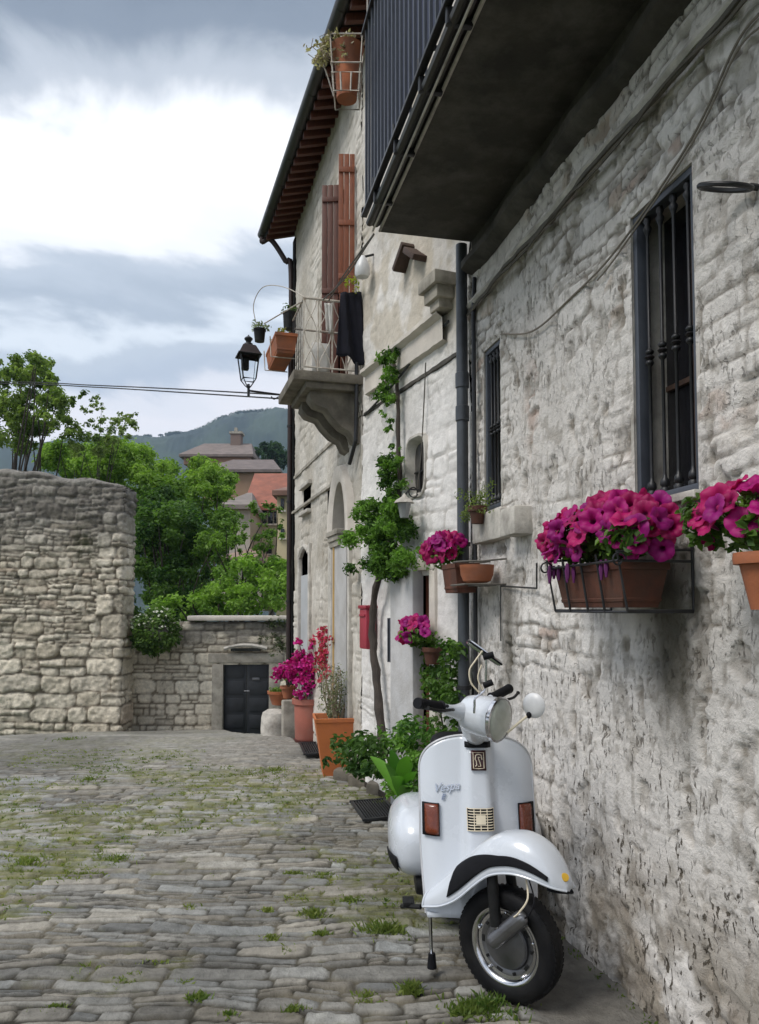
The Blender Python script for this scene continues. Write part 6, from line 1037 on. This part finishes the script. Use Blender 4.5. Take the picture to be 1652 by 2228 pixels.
for _ in range(900): x = rs.uniform(420, 680); P.append(tuple(atdepth(x, np.interp(x, xs_, ysk) + rs.uniform(-3.5, 2.5), Dh)) + (rs.uniform(1.2, 3.2),))
o = foliage('hill_trees', P, 1.3, 1.6, ((.025, .05, .02), (.07, .10, .045))); mark(o, 'continuous woodland along the crest of the far hill', 'wood', kind='stuff')
# overhead cables
for (y0, y1, y2, lb) in ((838, 846, 849, 'upper overhead cable running to the end house'), (842, 853, 858, 'lower overhead cable sagging toward the end house')):
    m = MB(); m.tube(bez([atdepth(-700, y0 - 22, 16), atdepth(0, y0 - 8, 14.5), atdepth(200, y0, 13), atdepth(400, y1 + 1, 11), np.array(SC.at(2.5, EYE - (y2 - 1325) / FPX * 8.8, .02))], 10), .010, 5); mark(m.build('overhead_cable', 'black_wire'), lb, 'cable')
# ================================================================== GRASS IN THE JOINTS
rs = np.random.RandomState(99); P = []; S = []
def tuft(L_, D_, r, n, h):
    for _ in range(n): a = rs.uniform(0, 6.28); q = r * abs(rs.normal(0, .5)); P.append((L_ + q * math.cos(a), D_ + q * .7 * math.sin(a))); S.append(h * rs.uniform(.4, 1.2))
def LD(x, y): q = onground(x, y); return float(np.dot(q, RT)), float(np.dot(q, FH))
for (x, y, r, n, h) in ((680, 1992, .07, 260, .045), (840, 2030, .11, 420, .055), (700, 2035, .06, 120, .03), (580, 1985, .04, 80, .035), (590, 2045, .06, 140, .025), (630, 2075, .05, 90, .03), (895, 2165, .05, 260, .05), (1060, 2205, .16, 500, .045), (1010, 2215, .05, 160, .05), (430, 2180, .05, 120, .04), (400, 2145, .04, 90, .03), (800, 2180, .06, 120, .03), (640, 2205, .05, 90, .03), (500, 2215, .04, 60, .03), (640, 1900, .08, 150, .03), (700, 1905, .06, 110, .03), (180, 1900, .16, 220, .03), (60, 1880, .2, 260, .04), (250, 1870, .14, 160, .03), (540, 1690, .2, 160, .03), (600, 1680, .15, 120, .04), (190, 1700, .15, 110, .05), (20, 1700, .3, 160, .03), (150, 1610, .3, 120, .04), (420, 1975, .06, 60, .03), (280, 2130, .08, 120, .02), (120, 2190, .07, 110, .02), (760, 1960, .07, 110, .03), (830, 1760, .06, 80, .04)): l_, d_ = LD(x, y); tuft(l_, d_, r, int(n * 1.25), h * .85)
for _ in range(3600):
    l_, d_ = rs.uniform(-3.6, 1.0), rs.uniform(2.6, 8.2); ms = fbm(np.array(l_ * .9 + 3), np.array(d_ * 1.3), 4, 21)
    if float(ms) > .43: tuft(l_, d_, .05, 8, .02)
for k in range(70): y_ = rs.uniform(2.3, 4.4); P += [(float(np.dot([XA - .02, y_, 0], RT)) + rs.uniform(-.03, .01), float(np.dot([XA - .02, y_, 0], FH)) + rs.uniform(-.03, .03)) for _ in range(3)]; S += [.02] * 3
P = np.array(P); S = np.array(S); Lz = road_pos(P[:, 0], P[:, 1])[0] + np.array([0, 0, -.004]); n = len(P); lean = rs.normal(0, .5, (n, 3)); lean[:, 2] = 1; lean /= np.linalg.norm(lean, axis=1)[:, None]; sd_ = np.cross(lean, rs.normal(0, 1, (n, 3))); sd_ /= np.linalg.norm(sd_, axis=1)[:, None]
w_ = .0024 + .0035 * rs.uniform(0, 1, n) ** 3; V = np.stack([Lz - sd_ * w_[:, None], Lz + sd_ * w_[:, None], Lz + lean * (S * .6)[:, None] + sd_ * (w_ * 1.3)[:, None], Lz + lean * S[:, None] + np.array([1, 0, -.3])[None] * (lean[:, :1] * S[:, None] * .5)], 1).reshape(-1, 3); Q = np.arange(n)[:, None] * 4 + np.array([[0, 1, 2, 3]]); k = np.clip(fbm(P[:, 0] * 2, P[:, 1] * 2, 3, 5) + rs.normal(0, .15, n), 0, 1)
mark(fastmesh('grass', V, Q, 'leaf', None, False, np.repeat(lerp3((.06, .12, .02), (.26, .28, .08), k), 4, 0)), 'grass and weeds sprouting between the cobbles', 'grass', kind='stuff')
# ================================================================== AIR
m = MB(); m.box((0, 0, 140), (3700, 3700, 320)); hz = m.build('haze', None, smooth=False); hmat = bpy.data.materials.new('haze'); hmat.use_nodes = True; t_ = hmat.node_tree; t_.nodes.clear(); o_ = t_.nodes.new('ShaderNodeOutputMaterial'); v_n = t_.nodes.new('ShaderNodeVolumePrincipled'); v_n.inputs['Color'].default_value = (.55, .74, 1, 1); v_n.inputs['Density'].default_value = .00034; t_.links.new(v_n.outputs[0], o_.inputs['Volume']); hz.data.materials.append(hmat); mark(hz, 'thin summer haze over the valley', 'haze', kind='stuff')
